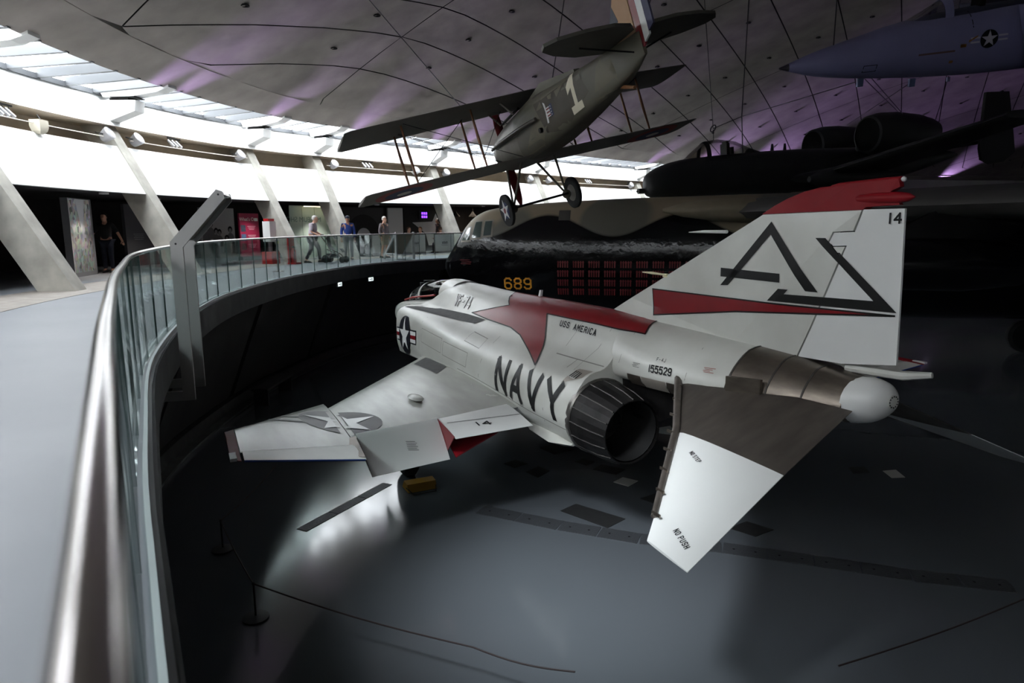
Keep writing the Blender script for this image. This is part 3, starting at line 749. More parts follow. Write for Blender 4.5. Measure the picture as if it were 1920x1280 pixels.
# ---------------------------------------------------------------- heavy bomber
def camo_mat():
    m = bpy.data.materials.new('bomber_camouflage'); m.use_nodes = True; nt = m.node_tree; b = nt.nodes['Principled BSDF']
    tc = nt.nodes.new('ShaderNodeTexCoord'); sx = nt.nodes.new('ShaderNodeSeparateXYZ'); nt.links.new(tc.outputs['Object'], sx.inputs[0])
    # wavy dividing line between black sides and tan / green-grey top
    wv = nt.nodes.new('ShaderNodeMath'); wv.operation = 'SINE'; mu = nt.nodes.new('ShaderNodeMath'); mu.operation = 'MULTIPLY_ADD'; mu.inputs[1].default_value = 1.35; mu.inputs[2].default_value = 2.2
    nt.links.new(sx.outputs['X'], mu.inputs[0]); nt.links.new(mu.outputs[0], wv.inputs[0])
    ma = nt.nodes.new('ShaderNodeMath'); ma.operation = 'MULTIPLY_ADD'; ma.inputs[1].default_value = -.38; nt.links.new(wv.outputs[0], ma.inputs[0]); nt.links.new(sx.outputs['Z'], ma.inputs[2])
    gt = nt.nodes.new('ShaderNodeMapRange'); gt.inputs['From Min'].default_value = 4.52; gt.inputs['From Max'].default_value = 4.62; nt.links.new(ma.outputs[0], gt.inputs[0])
    n = nt.nodes.new('ShaderNodeTexNoise'); n.inputs['Scale'].default_value = .42; n.inputs['Detail'].default_value = 0; nt.links.new(tc.outputs['Object'], n.inputs['Vector'])
    r = nt.nodes.new('ShaderNodeValToRGB'); r.color_ramp.interpolation = 'EASE'
    r.color_ramp.elements[0].position = .46; r.color_ramp.elements[0].color = (*lin((96, 94, 84)), 1); r.color_ramp.elements[1].position = .54; r.color_ramp.elements[1].color = (*lin((134, 122, 102)), 1)
    nt.links.new(n.outputs['Fac'], r.inputs[0])
    mx = nt.nodes.new('ShaderNodeMix'); mx.data_type = 'RGBA'; mx.inputs['A'].default_value = (*lin((12, 12, 14)), 1)
    nt.links.new(gt.outputs[0], mx.inputs['Factor']); nt.links.new(r.outputs[0], mx.inputs['B']); nt.links.new(mx.outputs['Result'], b.inputs['Base Color'])
    ro = nt.nodes.new('ShaderNodeMapRange'); ro.inputs['To Min'].default_value = .13; ro.inputs['To Max'].default_value = .6; nt.links.new(gt.outputs[0], ro.inputs[0]); nt.links.new(ro.outputs[0], b.inputs['Roughness'])
    n2 = nt.nodes.new('ShaderNodeTexNoise'); n2.inputs['Scale'].default_value = 5; nt.links.new(tc.outputs['Object'], n2.inputs['Vector'])
    bp = nt.nodes.new('ShaderNodeBump'); bp.inputs['Strength'].default_value = .6; bp.inputs['Distance'].default_value = .014; nt.links.new(n2.outputs['Fac'], bp.inputs['Height']); nt.links.new(bp.outputs[0], b.inputs['Normal'])
    MATS['bomber_camouflage'] = m; return m
camo = camo_mat()
b_black = mat('bomber_black', (12, 12, 14), .18, var=.2, vscale=2, bump=.08, bscale=6)
b_grey = mat('bomber_wing_grey', (74, 72, 70), .5, var=.2, vscale=.8)
bx_, by_ = Vector((.6, .8, 0)), Vector((-.8, .6, 0))      # aft, starboard
BM = thing('heavy_bomber', 'huge black and tan camouflaged bomber nose standing behind the white jet', 'aircraft', frame((-4.1, 3.2, 0), bx_, by_, (0, 0, 1)))
tab = [(0, 3.25, 2.85, .2), (.15, 3.5, 2.55, .48), (.5, 4.02, 2.2, .82), (1.0, 4.72, 1.95, 1.08), (1.5, 5.08, 1.8, 1.24), (2.1, 5.24, 1.65, 1.36), (3.0, 5.34, 1.5, 1.44), (5, 5.46, 1.38, 1.5), (8, 5.56, 1.3, 1.52), (14, 5.66, 1.3, 1.52), (24, 5.7, 1.4, 1.5), (34, 5.6, 1.6, 1.3)]
secs = [ellipse_sec(r[0], 0, r[1], r[2], r[3], 36, 2.45) for r in resample(tab, 5)]
g = G(); g.loft(secs); bfus = g.build('fuselage', camo, BM, 50)
g = G(); g.loft([ellipse_sec(x, 0, zt, zb, w, 20, 2.2) for x, zt, zb, w in ((-.06, 3.2, 2.9, .12), (.06, 3.38, 2.72, .36), (.3, 3.72, 2.36, .66), (.62, 3.95, 2.15, .845))]); g.build('nose_radome', mat('bomber_radome', (46, 46, 50), .22), BM, 50)
bbv = bvh_of(bfus)
bwin = mat('bomber_window', (64, 78, 74), .08, 0, spec=.8)
bfrm = mat('bomber_window_frame', (134, 128, 116), .5)
for u0, u1, v0, v1, sl in ((.86, 1.2, 4.02, 4.5, .25), (1.3, 1.66, 4.12, 4.72, .12), (1.76, 2.06, 4.2, 4.74, .05)):
    q = [(u0, v0), (u1, v0+.03), (u1+.02, v1), (u0+sl, v1-.02)]
    e = [(u0-.06, v0-.06), (u1+.06, v0-.03), (u1+.08, v1+.06), (u0+sl-.04, v1+.04)]
    fr = decal('window_frame', [e], bfrm, BM, (0, -3, 0), (1, 0, 0), (0, 0, 1), bbv, (0, 1, 0), .008)
    decal('cockpit_window', [q], bwin, BM, (0, -3, 0), (1, 0, 0), (0, 0, 1), bbv, (0, 1, 0), .018)
yel = mat('marking_yellow', (240, 164, 50), .5)
dred = mat('mission_red', (104, 20, 26), .5)
decal('nose_number', stroke_polys('689', .44, .30, .062, .07), yel, BM, (2.55, -3, 2.25), (1, 0, 0), (0, 0, 1), bbv, (0, 1, 0), .008)
for r_ in range(4):
    for c_ in range(10):
        polys = []
        for k in range(5):
            polys.append(rect_poly(k*.085, 0, k*.085+.05, .24)); polys.append(rect_poly(k*.085-.012, .17, k*.085+.062, .21))
        decal('mission_mark', polys, dred, BM, (4.55+c_*.56, -3, 2.08+(3-r_)*.33), (1, 0, 0), (0, 0, 1), bbv, (0, 1, 0), .008, .3)
decal('top_hatch', [rect_poly(0, 0, .42, .36)], mat('hatch_dark', (66, 64, 60), .6), BM, (4.55, -3, 4.74), (1, 0, 0), (0, 0, 1), bbv, (0, 1, 0), .008)
decal('warning_text', [rect_poly(x, z, x+.42, z+.025) for x, z in ((.8, 3.5), (.86, 3.43), (.83, 3.36))], dred, BM, (0, -3, -.2), (1, 0, 0), (0, 0, 1), bbv, (0, 1, 0), .008)
decal('red_stencil', [rect_poly(.03*k, .08*r_, .03*k+.02, .08*r_+.06) for k in range(9) for r_ in range(2)], dred, BM, (.18, -3, 2.36), (1, 0, 0), (0, 0, 1), bbv, (0, 1, 0), .04)
for sgn in (-1, 1):
    def Sb(p): return (p[0], p[1]*-sgn, p[2])
    g = G(); g.loft(foil_secs([(Sb((9.8, -.8, 4.95)), Sb((19.5, -.8, 5.05)), .11), (Sb((11.0, -2.6, 4.97)), Sb((19.9, -2.6, 5.02)), .125), (Sb((17.5, -11, 5.0)), Sb((23.5, -11, 4.98)), .16), (Sb((26, -21, 4.4)), Sb((29, -21, 4.4)), .08)], 0)); g.build('wing', b_grey, BM, 45)
    g = G(); g.loft([ellipse_sec(x, sgn*1.5, zt, zb, w, 16) for x, zt, zb, w in ((8.2, 5.12, 5.0, .05), (8.9, 5.3, 4.82, .35), (9.8, 5.42, 4.7, .55), (11.2, 5.45, 4.6, .6))]); g.build('wing_root_fairing', mat('bomber_tan', (134, 124, 104), .6, var=.1), BM, 50)
    for yy, xx in ((-7.0, 12.6), (-13, 17.0)):
        for o_ in (-.62, .62):
            c = Sb((xx, yy+o_, 3.55))
            g = G(); g.lathe([(0, .42), (.12, .5), (.9, .62), (2.6, .64), (3.8, .5), (4.5, .3)], c, (1, 0, 0), 20, cap=False); g.lathe([(.25, .01), (.26, .48)], c, (1, 0, 0), 16); g.build('engine_pod', b_black, BM, 50)
        g = G(); g.prism([Sb((xx+.6, yy-.1, 4.05)), Sb((xx+3.6, yy-.1, 4.05)), Sb((xx+4.6, yy-.1, 4.9)), Sb((xx+2.2, yy-.1, 4.9))], (0, .2*sgn*-1, 0)); g.build('engine_pylon', b_black, BM)
for xx in (7.5, 21):
    for yy in (-1.1, 1.1):
        g = G(); g.lathe([(-.18, .3), (-.2, .5), (-.1, .6), (.1, .6), (.2, .5), (.18, .3)], (xx, yy, .6), (0, 1, 0), 20); g.tube([(xx, yy, .6), (xx, yy*.7, 1.6)], .12, 8); g.build('landing_wheel', tyre, BM, 40)

# ---------------------------------------------------------------- hanging attack jet
a_blk = mat('attack_jet_charcoal', (40, 41, 42), .55, var=.15, vscale=1.5)
AM = Matrix(((.1419, -.9887, -.0485, -.215), (.988, .1444, -.0543, 9.755), (.0607, -.0402, .9973, 6.259), (0, 0, 0, 1)))
AJ = thing('attack_jet', 'dark twin engined attack jet hanging above the bomber', 'aircraft', AM)
tab = [(-.05, .0, -.42, .15), (.1, .20, -.64, .34), (.6, .45, -.74, .5), (1.4, .64, -.78, .6), (2.4, .72, -.80, .68), (4.6, .82, -.80, .72), (7.0, .86, -.80, .72), (10, .82, -.75, .7), (12.5, .72, -.35, .62), (14.4, .55, .1, .4), (15.2, .42, .3, .12)]
g = G(); g.loft([ellipse_sec(r[0], 0, r[1], r[2], r[3], 26, 2.6) for r in resample(tab, 4)]); g.build('fuselage', a_blk, AJ, 50)
g = G(); g.lathe([(0, .1), (.5, .1)], (-.3, .08, -.42), (1, 0, 0), 12); g.lathe([(0, .03), (.35, .03)], (-.36, .08, -.42), (1, 0, 0), 7); g.build('gun_muzzle', a_blk, AJ, 40)
ctab = [(1.55, .58, .1), (2.0, .92, .3), (2.5, 1.28, .38), (3.1, 1.38, .42), (3.9, 1.28, .4), (4.9, .86, .34)]
def can10(xs, off=0):
    out = []
    for x in xs:
        h = np.interp(x, [c[0] for c in ctab], [c[1] for c in ctab])+off; w = np.interp(x, [c[0] for c in ctab], [c[2] for c in ctab])+off; zb = .6
        out.append([(x, -w*math.cos(a), zb+(h-zb)*math.sin(a)) for a in [math.pi*k/12 for k in range(13)]])
    return out
g10 = glass_mat('attack_canopy_glass', (.72, .72, .70), .06)
G().loft(can10(np.linspace(1.6, 2.5, 6)), False).build('windscreen', glass_mat('attack_windscreen', (.5, .47, .42), .08), AJ, 60)
G().loft(can10(np.linspace(2.62, 4.7, 9)), False).build('canopy', g10, AJ, 60)
for x0, x1 in ((1.52, 1.62), (2.46, 2.64), (4.6, 4.95)):
    G().loft(can10([x0, (x0+x1)/2, x1], .012), False).build('canopy_frame', a_blk, AJ, 60)
g = G(); g.box((3.5, 0, .8), (.14, .42, .8)).box((3.3, 0, .55), (.5, .42, .14)).box((3.52, 0, 1.2), (.12, .26, .16)).box((3.75, 0, .75), (.1, .3, .6)); g.build('ejection_seat', blk_p, AJ)
for sgn in (-1, 1):
    c = (8.75, sgn*1.35 - .3*(sgn < 0), 1.12)
    g = G(); g.lathe([(.0, .62), (.05, .70), (.5, .80), (1.3, .82), (2.3, .72), (3.0, .56), (3.3, .44), (3.3, .40), (2.9, .36)], c, (1, 0, 0), 26, cap=False); g.build('engine_nacelle', a_blk, AJ, 40)
    g = G(); g.lathe([(.05, .66), (.35, .60), (.36, .22), (.1, .03)], c, (1, 0, 0), 22); g.build('engine_fan', mat('fan_black', (6, 6, 6), .9, spec=.1), AJ, 40)
    g = G(); g.prism([(9.3, sgn*.5, .6), (11.3, sgn*.5, .6), (11.2, sgn*1.0, .75), (9.4, sgn*1.0, .75)], (0, 0, .3)); g.build('engine_pylon', a_blk, AJ)
    def Sa(p): return (p[0], p[1]*-sgn, p[2])
    g = G(); g.loft(foil_secs([(Sa((6.0, -.5, -.35)), Sa((9.1, -.5, -.35)), .15), (Sa((6.1, -2.4, -.30)), Sa((9.1, -2.4, -.30)), .15), (Sa((6.7, -8.7, .55)), Sa((8.7, -8.7, .55)), .13)], 0)); g.build('wing', a_blk, AJ, 45)
    g = G(); g.lathe([(0, .1), (.5, .3), (2.2, .34), (3.4, .2), (4.2, .05)], Sa((5.2, -2.6, -.52)), (1, 0, 0), 14); g.build('gear_pod', a_blk, AJ, 50)
    g = G(); g.loft(foil_secs([(Sa((13.2, 0, .62)), Sa((14.9, 0, .62)), .1), (Sa((13.4, -2.6, .60)), Sa((14.8, -2.6, .60)), .1)], 0)); g.build('tailplane', a_blk, AJ, 45)
    fo = [(13.62, 2.44), (14.82, 2.46), (15.05, 1.2), (15.22, .1), (14.6, -.25), (13.9, -.32), (13.45, -.13), (13.35, .3), (13.45, 1.2)]
    g = G(); g.prism([(x, sgn*2.58-.06, z) for x, z in fo], (0, .12, 0)); g.build('tail_fin', a_blk, AJ)
for x, z in ((5.6, .86), (6.2, .86)):
    g = G(); g.prism([(x, -.02, z), (x+.14, -.02, z), (x+.12, -.02, z+.26), (x+.05, -.02, z+.26)], (0, .04, 0)); g.build('blade_antenna', a_blk, AJ)

# ---------------------------------------------------------------- hanging twin-tail fighter, only its nose in view
e_grey = mat('fighter_grey', (122, 120, 158), .5, var=.1, vscale=1.2)
EM = Matrix(((.4352, -.8736, .2179, 6.293), (.8929, .3877, -.2291, 9.465), (.1156, .2942, .9487, 8.899), (0, 0, 0, 1)))
EG = thing('grey_fighter', 'blue grey fighter nose with star insignia hanging under the roof at upper right', 'aircraft', EM)
tab = [(.0, .02, -.02, .02), (.35, .13, -.14, .13), (1.0, .32, -.33, .32), (2.0, .54, -.5, .52), (3.4, .82, -.66, .68), (5.0, .98, -.78, .78), (6.5, 1.02, -.82, .84), (9.5, 1.05, -.85, .9)]
sec_e = [ellipse_sec(r[0], 0, r[1], r[2], r[3], 24, 2.15) for r in resample(tab, 5)]
g = G(); g.loft(sec_e[4:]); efus = g.build('fuselage', e_grey, EG, 50)
g = G(); g.loft(sec_e[:5]); g.build('nose_tip', mat('fighter_tip', (52, 46, 56), .4), EG, 50)
ctab2 = [(3.4, .78, .2), (3.9, 1.02, .36), (4.45, 1.30, .42), (5.2, 1.48, .46), (6.2, 1.38, .44), (7.2, 1.05, .36)]
def can15(xs, off=0):
    out = []
    for x in xs:
        h = np.interp(x, [c[0] for c in ctab2], [c[1] for c in ctab2])+off; w = np.interp(x, [c[0] for c in ctab2], [c[2] for c in ctab2])+off; zb = .74
        out.append([(x, -w*math.cos(a), zb+(h-zb)*math.sin(a)) for a in [math.pi*k/12 for k in range(13)]])
    return out
G().loft(can15(np.linspace(3.45, 4.35, 6)), False).build('windscreen', cockpit_glass, EG, 60)
G().loft(can15(np.linspace(4.5, 7.0, 9)), False).build('canopy', cockpit_glass, EG, 60)
G().loft(can15([4.3, 4.4, 4.52], .015), False).build('canopy_bow', e_grey, EG, 60)
g = G(); g.box((5.4, 0, 1.0), (.14, .42, .7)).box((5.42, 0, 1.36), (.12, .26, .16)).box((5.1, 0, .8), (.6, .4, .12)); g.build('ejection_seat', blk_p, EG)
for sgn in (-1, 1):
    g = G(); g.prism([(5.9, sgn*.9, .95), (9.4, sgn*.9, .95), (9.4, sgn*.9, -.85), (6.5, sgn*.9, -.80)], (0, sgn*.75, 0)); g.build('air_intake', e_grey, EG)
ebv = bvh_of(efus)
lt = mat('fighter_pale', (172, 166, 178), .5)
EO = (5.35, -3, .18)
decal('insignia_disc', [disc_poly(.23)], blk_p, EG, EO, (1, 0, 0), (0, 0, 1), ebv, (0, 1, 0), .006)
for q in (rect_poly(-.48, .04, -.24, .085), rect_poly(-.48, -.07, -.24, -.025), rect_poly(.24, .04, .48, .085), rect_poly(.24, -.07, .48, -.025)): decal('insignia_bar', [q], lt, EG, EO, (1, 0, 0), (0, 0, 1), ebv, (0, 1, 0), .006)
decal('insignia_star', [star_poly(.22)], lt, EG, EO, (1, 0, 0), (0, 0, 1), ebv, (0, 1, 0), .012)
decal('hatch_outline', [rect_poly(0, 0, .36, .018), rect_poly(0, .17, .36, .188), rect_poly(0, 0, .018, .188), rect_poly(.342, 0, .36, .188)], blk_p, EG, (2.15, -3, -.33), (1, 0, 0), (0, 0, 1), ebv, (0, 1, 0), .006)
decal('brown_stripe', [rect_poly(0, 0, .95, .05)], mat('fighter_brown', (92, 66, 62), .5), EG, (3.55, -3, -.05), (1, 0, 0), (0, 0, 1), ebv, (0, 1, 0), .006)
decal('yellow_mark', [rect_poly(0, 0, .15, .08), [(.2, .1), (.42, .22), (.44, .27), (.2, .16)], rect_poly(-.2, -.38, -.1, -.31)], mat('fighter_ochre', (134, 92, 30), .5), EG, (4.62, -3, .04), (1, 0, 0), (0, 0, 1), ebv, (0, 1, 0), .006)
decal('door_seam', [rect_poly(0, 0, .02, .4)], blk_p, EG, (4.92, -3, .5), (1, 0, 0), (0, 0, 1), ebv, (0, 1, 0), .006)
for x in (2.35, 3.85):
    g = G(); g.box((x, 0, -.66 if x < 3 else -.84), (.16, .1, .22)); g.build('belly_blade', mat('fighter_blade', (84, 92, 128), .5), EG)
g = G(); g.box((4.9, 0, -.88), (.08, .06, .12)); g.build('belly_blade', e_grey, EG)

# ---------------------------------------------------------------- hanging biplane
s_dark = mat('doped_fabric_dark', (72, 69, 62), .6, var=.2, vscale=1.2)
s_oliv = mat('doped_olive', (92, 88, 74), .5, var=.25, vscale=1.1)
s_under = mat('doped_underside', (118, 114, 108), .6, var=.12, vscale=1.5)
s_sand = mat('doped_sand', (176, 140, 108), .6, var=.1)
s_wood = mat('strut_wood', (134, 86, 50), .45, var=.3, vscale=6, stretch=(4, 4, .6))
s_met = mat('cowl_metal', (104, 98, 88), .4, .4, var=.35, vscale=3)
SM = Matrix(((.9826, .0454, -.1799, 6.614), (-.0855, .9713, -.2218, .804), (.1647, .2334, .9583, 6.181), (0, 0, 0, 1)))
BI = thing('biplane', 'old camouflaged biplane with white number one hanging nose down above the jet', 'aircraft', SM)
tab = [(0, .36, -.36, .36, 2.0), (.25, .46, -.44, .43, 2.1), (.8, .50, -.50, .46, 2.5), (1.6, .52, -.52, .44, 3.4), (2.4, .55, -.52, .42, 4), (3.2, .46, -.48, .36, 4.5), (4.4, .36, -.38, .25, 4.5), (5.4, .30, -.26, .12, 4), (5.95, .26, -.10, .03, 4)]
R5 = resample(tab, 4)
sec_s = [ellipse_sec(r[0], 0, r[1], r[2], r[3], 28, r[4]) for r in R5]
g = G(); g.loft(sec_s[12:]); sfus = g.build('fuselage', s_oliv, BI, 40)
g = G(); g.loft(sec_s[:13]); cowl = g.build('engine_cowl', s_met, BI, 45)
g = G(); g.lathe([(0, .31), (-.02, .30), (-.02, .02)], (-.0, 0, 0), (1, 0, 0), 24); g.build('radiator', blk_p, BI)
g = G(); g.lathe([(-.18, .01), (-.1, .1), (0, .13)], (-.02, 0, 0), (1, 0, 0), 14); g.build('spinner', s_met, BI)
for dz in (-1, 1):
    g = G(); g.loft([[(-.12-.02*math.sin(a)-.03*tw*math.cos(a), w*math.cos(a), dz*r_) for a in [2*math.pi*k/8 for k in range(8)]] for r_, w, tw in ((.08, .05, .6), (.35, .1, .8), (.7, .115, .5), (1.05, .08, .3), (1.2, .03, .2))]); g.build('propeller_blade', mat('blade_dark_red', (104, 30, 32), .4), BI, 50)
def rounded_wing(x0, x1, half, z, dih, tc=.05, cut=0):
    secs = []
    for y in [cut]+list(np.linspace(max(cut, .3), half-.5, 6))+[half-.3, half-.14, half-.03]:
        r = max(0, (y-(half-.16))/.13); sh = .07*r*r
        LE = (x0+sh*1.5+.0*y, y, z+dih*y); TE = (x1-sh, y, z+dih*y); secs.append((LE, TE, tc))
    return secs
for sgn in (-1, 1):
    def fl(secs): return [((a[0], a[1]*sgn, a[2]), (b[0], b[1]*sgn, b[2]), t) for a, b, t in secs]
    g = G(); g.loft(foil_secs(fl(rounded_wing(.58, 2.0, 3.95, .80, -.03)), 0)); g.build('upper_wing', s_under, BI, 45)
    g = G(); g.loft(foil_secs(fl(rounded_wing(.72, 1.92, 3.9, -.46, -.012, .05, .3)), 0)); lw = g.build('lower_wing', s_under, BI, 45)
    for yy, xx in ((1.25, .95), (1.25, 1.65), (2.75, .95), (2.75, 1.65)):
        g = G(); g.tube([(xx-.02, sgn*yy, -.45), (xx-.05, sgn*yy, .1), (xx-.05, sgn*yy, .76)], [.02, .032, .02], 8); g.build('interplane_strut', s_wood, BI, 50)
    g = G()
    for a, b in (((1.0, .4, -.45), (1.0, 2.75, .72)), ((1.06, .4, -.45), (1.06, 2.75, .72)), ((1.0, 1.25, .74), (1.0, 2.75, -.46)), ((1.0, .35, .74), (1.0, 1.25, -.46)), ((1.7, .4, -.45), (1.7, 2.75, .72))):
        g.tube([(a[0], sgn*a[1], a[2]), (b[0], sgn*b[1], b[2])], .007, 5)
    g.build('bracing_wire', blk_p, BI)
    for xx in (.85, 1.6):
        g = G(); g.tube([(xx, sgn*.36, .48), (xx-.08, sgn*.55, .79)], .022, 6); g.build('cabane_strut', s_met, BI)
    # tailplane
    P = [(5.0, .06), (5.1, .7), (5.35, 1.2), (5.6, 1.5), (5.8, 1.56), (5.98, 1.42), (6.12, 1.0), (6.16, .55), (6.05, .2), (5.9, .06)]
    g = G(); g.prism([(x, sgn*y, .30) for x, y in P], (0, 0, .05)); g.build('tailplane', s_dark, BI)
    g = G(); g.tube([(5.55, sgn*.85, .28), (5.75, sgn*.06, .02)], .014, 6); g.build('tail_brace', blk_p, BI)
    # undercarriage
    hub = (.95+.1*sgn, sgn*.62, -1.32)
    for xx in (.55, 1.45):
        g = G(); g.tube([(xx, sgn*.38, -.42), hub], [.03, .024], 8); g.build('gear_strut', s_oliv, BI, 50)
    g = G(); g.ball(hub, .10, 12); g.build('axle_fairing', s_oliv, BI, 60)
    wc = (hub[0], sgn*.78, hub[2])
    g = G(); g.lathe([(-.035, .26), (-.05, .30), (-.03, .345), (.03, .345), (.05, .30), (.035, .26)], wc, (0, 1, 0), 28); g.build('tyre', tyre, BI, 45)
    g = G(); g.lathe([(-.045, .02), (-.03, .27), (.03, .27), (.045, .02)], wc, (0, 1, 0), 28); g.build('wheel_disc', mat('disc_blue', (34, 44, 84), .5) if sgn < 0 else mat('disc_grey', (116, 110, 102), .6), BI, 40)
    if sgn < 0:
        decal('wheel_star', [star_poly(.255)], wht_p, BI, (wc[0], wc[1]-.05, wc[2]), (1, 0, 0), (0, 0, 1), None, None, .002)
        decal('hub_disc', [disc_poly(.06)], red_p, BI, (wc[0], wc[1]-.055, wc[2]), (1, 0, 0), (0, 0, 1), None, None, .002)
    # exhaust pipe along the side
    pts = [(.25, sgn*.47, .12), (.9, sgn*.53, .10), (2.0, sgn*.52, .06), (2.75, sgn*.47, .03)]
    g = G(); g.tube(pts, [.03, .045, .045, .035], 10); g.build('exhaust_pipe', s_met, BI, 50)
    # roundel under the lower wing
    c = (1.32, sgn*3.0)
    lwb = bvh_of(lw)
    for rad, mm, ee in ((.60, mat('roundel_red', (150, 62, 60), .6), .004), (.40, mat('roundel_blue', (60, 64, 96), .6), .008), (.155, mat('roundel_white', (210, 206, 196), .6), .012)):
        decal('roundel', [disc_poly(rad*.92, 0, 0, 32, rad)], mm, BI, (c[0], c[1], -3), (1, 0, 0), (0, 1, 0), lwb, (0, 0, 1), ee)
g = G(); g.tube([(.95, -.62, -1.32), (1.15, .62, -1.32)], .026, 8); g.build('axle', blk_p, BI)
g = G(); g.prism([(5.0, -.02, .30), (5.35, -.02, .75), (5.62, -.02, 1.15), (5.85, -.02, 1.25), (5.85, -.02, .28)], (0, .04, 0)); g.build('fin', s_sand, BI)
g = G(); g.prism([(5.02, -.023, .34), (5.2, -.023, .58), (5.42, -.023, .86), (5.5, -.023, .60), (5.3, -.023, .40)], (0, .046, 0)); g.build('fin_camouflage', mat('doped_blue_grey', (70, 72, 82), .6), BI)
for k, mm in enumerate((red_p, wht_p, mat('rudder_blue', (66, 66, 92), .6))):
    x0 = 5.87+.15*k; z1 = (1.28, 1.24, 1.05)[k]; z0 = (-.02, .06, .16)[k]; g = G(); g.prism([(x0, -.016, z0), (x0+.145, -.016, z0+.06), (x0+.145, -.016, z1-.12*(k == 2)-.05), (x0, -.016, z1)], (0, .032, 0)); g.build('rudder_stripe', mm, BI)
g = G(); g.tube([(5.0, 0, -.25), (5.45, 0, -.42)], [.035, .028], 8); g.build('tail_skid', s_wood, BI)
g = G(); g.prism([(2.2, -.22, .5), (2.75, -.18, .62), (3.9, -.06, .42), (3.9, .06, .42), (2.75, .18, .62), (2.2, .22, .5)], (0, 0, .06)); g.build('headrest', s_oliv, BI)
for yy in (-.16, .16):
    g = G(); g.tube([(.5, yy, .58), (1.5, yy, .60)], .03, 8); g.build('machine_gun', blk_p, BI)
sbv = bvh_of(sfus)
cream = mat('marking_cream', (214, 206, 184), .6)
decal('number_one', [[(-.05, 0), (.31, 0), (.31, .13), (.18, .13), (.18, .64), (.09, .64), (-.06, .50), (-.06, .36), (.075, .44), (.075, .13), (-.05, .13)]], cream, BI, (3.95, -3, -.30), (1, 0, .06), (0, 0, 1), sbv, (0, 1, 0), .006)
HO = (3.02, -3, -.16)
decal('hat_brim', [[(0, 0), (.06, .0), (.09, .18), (.06, .36), (0, .40), (.03, .2)]], wht_p, BI, HO, (1, 0, 0), (0, 0, 1), sbv, (0, 1, 0), .006)
decal('hat_crown', [rect_poly(.08, .09, .28, .27)], wht_p, BI, HO, (1, 0, 0), (0, 0, 1), sbv, (0, 1, 0), .006)
decal('hat_stripe', [rect_poly(.08, .10+.06*k, .2, .125+.06*k) for k in range(3)], red_p, BI, HO, (1, 0, 0), (0, 0, 1), sbv, (0, 1, 0), .010)
decal('hat_band', [rect_poly(.2, .07, .30, .29)], mat('disc_blue', (34, 44, 84)), BI, HO, (1, 0, 0), (0, 0, 1), sbv, (0, 1, 0), .010)
decal('hat_star', [star_poly(.02, .25, .1+.05*k) for k in range(4)], wht_p, BI, HO, (1, 0, 0), (0, 0, 1), sbv, (0, 1, 0), .014)
decal('camouflage_patch', [[(1.7, -.5), (2.5, -.5), (3.4, .1), (3.9, .35), (3.2, .45), (2.6, .1)], [(4.55, -.35), (5.3, -.3), (5.2, .3), (4.9, .32)]], mat('doped_tan', (106, 99, 82), .55, var=.15), BI, (0, -3, 0), (1, 0, 0), (0, 0, 1), sbv, (0, 1, 0), .003)
decal('camouflage_shade', [[(2.6, .5), (3.3, .45), (4.3, .35), (4.5, -.1), (3.5, -.45), (2.9, -.3)]], mat('doped_brown', (72, 66, 55), .55, var=.15), BI, (0, -3, 0), (1, 0, 0), (0, 0, 1), sbv, (0, 1, 0), .0035)
g = G(); g.lathe([(0, .05), (.06, .05)], (2.85, -.445, -.22), (0, -1, 0), 12); g.build('side_port', blk_p, BI)

# ================================================================== MARKINGS OF THE NAVY JET
fb = bvh_of(fus, boomf)
Yp = (0, 1, 0)
SQ = math.sqrt(.5)
def diag(pts): return [(x, (y+z)*SQ) for x, y, z in pts]
DG = dict(O=(0, -2, 2), U=(1, 0, 0), V=(0, SQ, SQ))       # oblique plane over the port shoulder
def dg(name, polys, m, eps=.006, mirror=False, step=.1):
    decal(name, polys, m, F4, (0, -1, 1), (1, 0, 0), (0, SQ, SQ), fb, (0, 1, -1), eps, step)
def outline(P, w):
    out = []
    for i in range(len(P)):
        a, b = Vector(P[i]), Vector(P[(i+1) % len(P)]); d = (b-a).normalized(); n = Vector((-d.y, d.x))*w/2
        out.append([tuple(a-d*w/2-n), tuple(b+d*w/2-n), tuple(b+d*w/2+n), tuple(a-d*w/2+n)])
    return out
stripe = diag([(8.61, .03, 3.17), (10.73, .03, 3.19), (12.28, .03, 3.19), (13.38, .03, 3.16), (13.64, -.43, 3.02), (12.32, -.42, 3.0), (10.86, -.48, 3.0), (11.29, -.75, 2.65), (11.72, -1.17, 2.3), (11.17, -1.0, 2.43), (10.51, -.84, 2.6), (10.02, -.79, 2.67), (8.94, -.80, 2.70), (8.06, -.76, 2.73), (8.79, -.63, 2.89), (9.39, -.52, 3.01), (8.9, -.25, 3.11)])
dg('red_stripe', [stripe], red_p)
dg('stripe_edge', outline(stripe, .022), blk_p, .009)
m2 = [(x, s) for x, s in stripe]
decal('red_stripe', [m2], red_p, F4, (0, 1, 1), (1, 0, 0), (0, -SQ, SQ), fb, (0, -1, -1), .006, .1)
dg('walkway_patch', [diag([(4.8, -1.26, 2.57), (5.3, -.95, 2.59), (6.2, -.80, 2.64), (7.92, -.80, 2.69), (8.9, -.82, 2.69), (8.6, -.92, 2.58), (6.85, -1.06, 2.55), (5.86, -1.18, 2.56)])], d_grey)
decal('navy_lettering', stroke_polys('NAVY', .56, .50, .105, .13, -.5), blk_p, F4, (10.72, -3, 1.69), (1, 0, 0), (0, 0, 1), fb, Yp, .006, .1)
decal('ship_lettering', stroke_polys('USS AMERICA', .115, .082, .020, .024, -.45), blk_p, F4, (11.44, -1.-.56+.56, 2.86+.44), (1, 0, 0), (0, SQ, SQ), fb, (0, 1, -1), .006, .1)
vo = (6.78, -1, 2.75+1-.71+0)
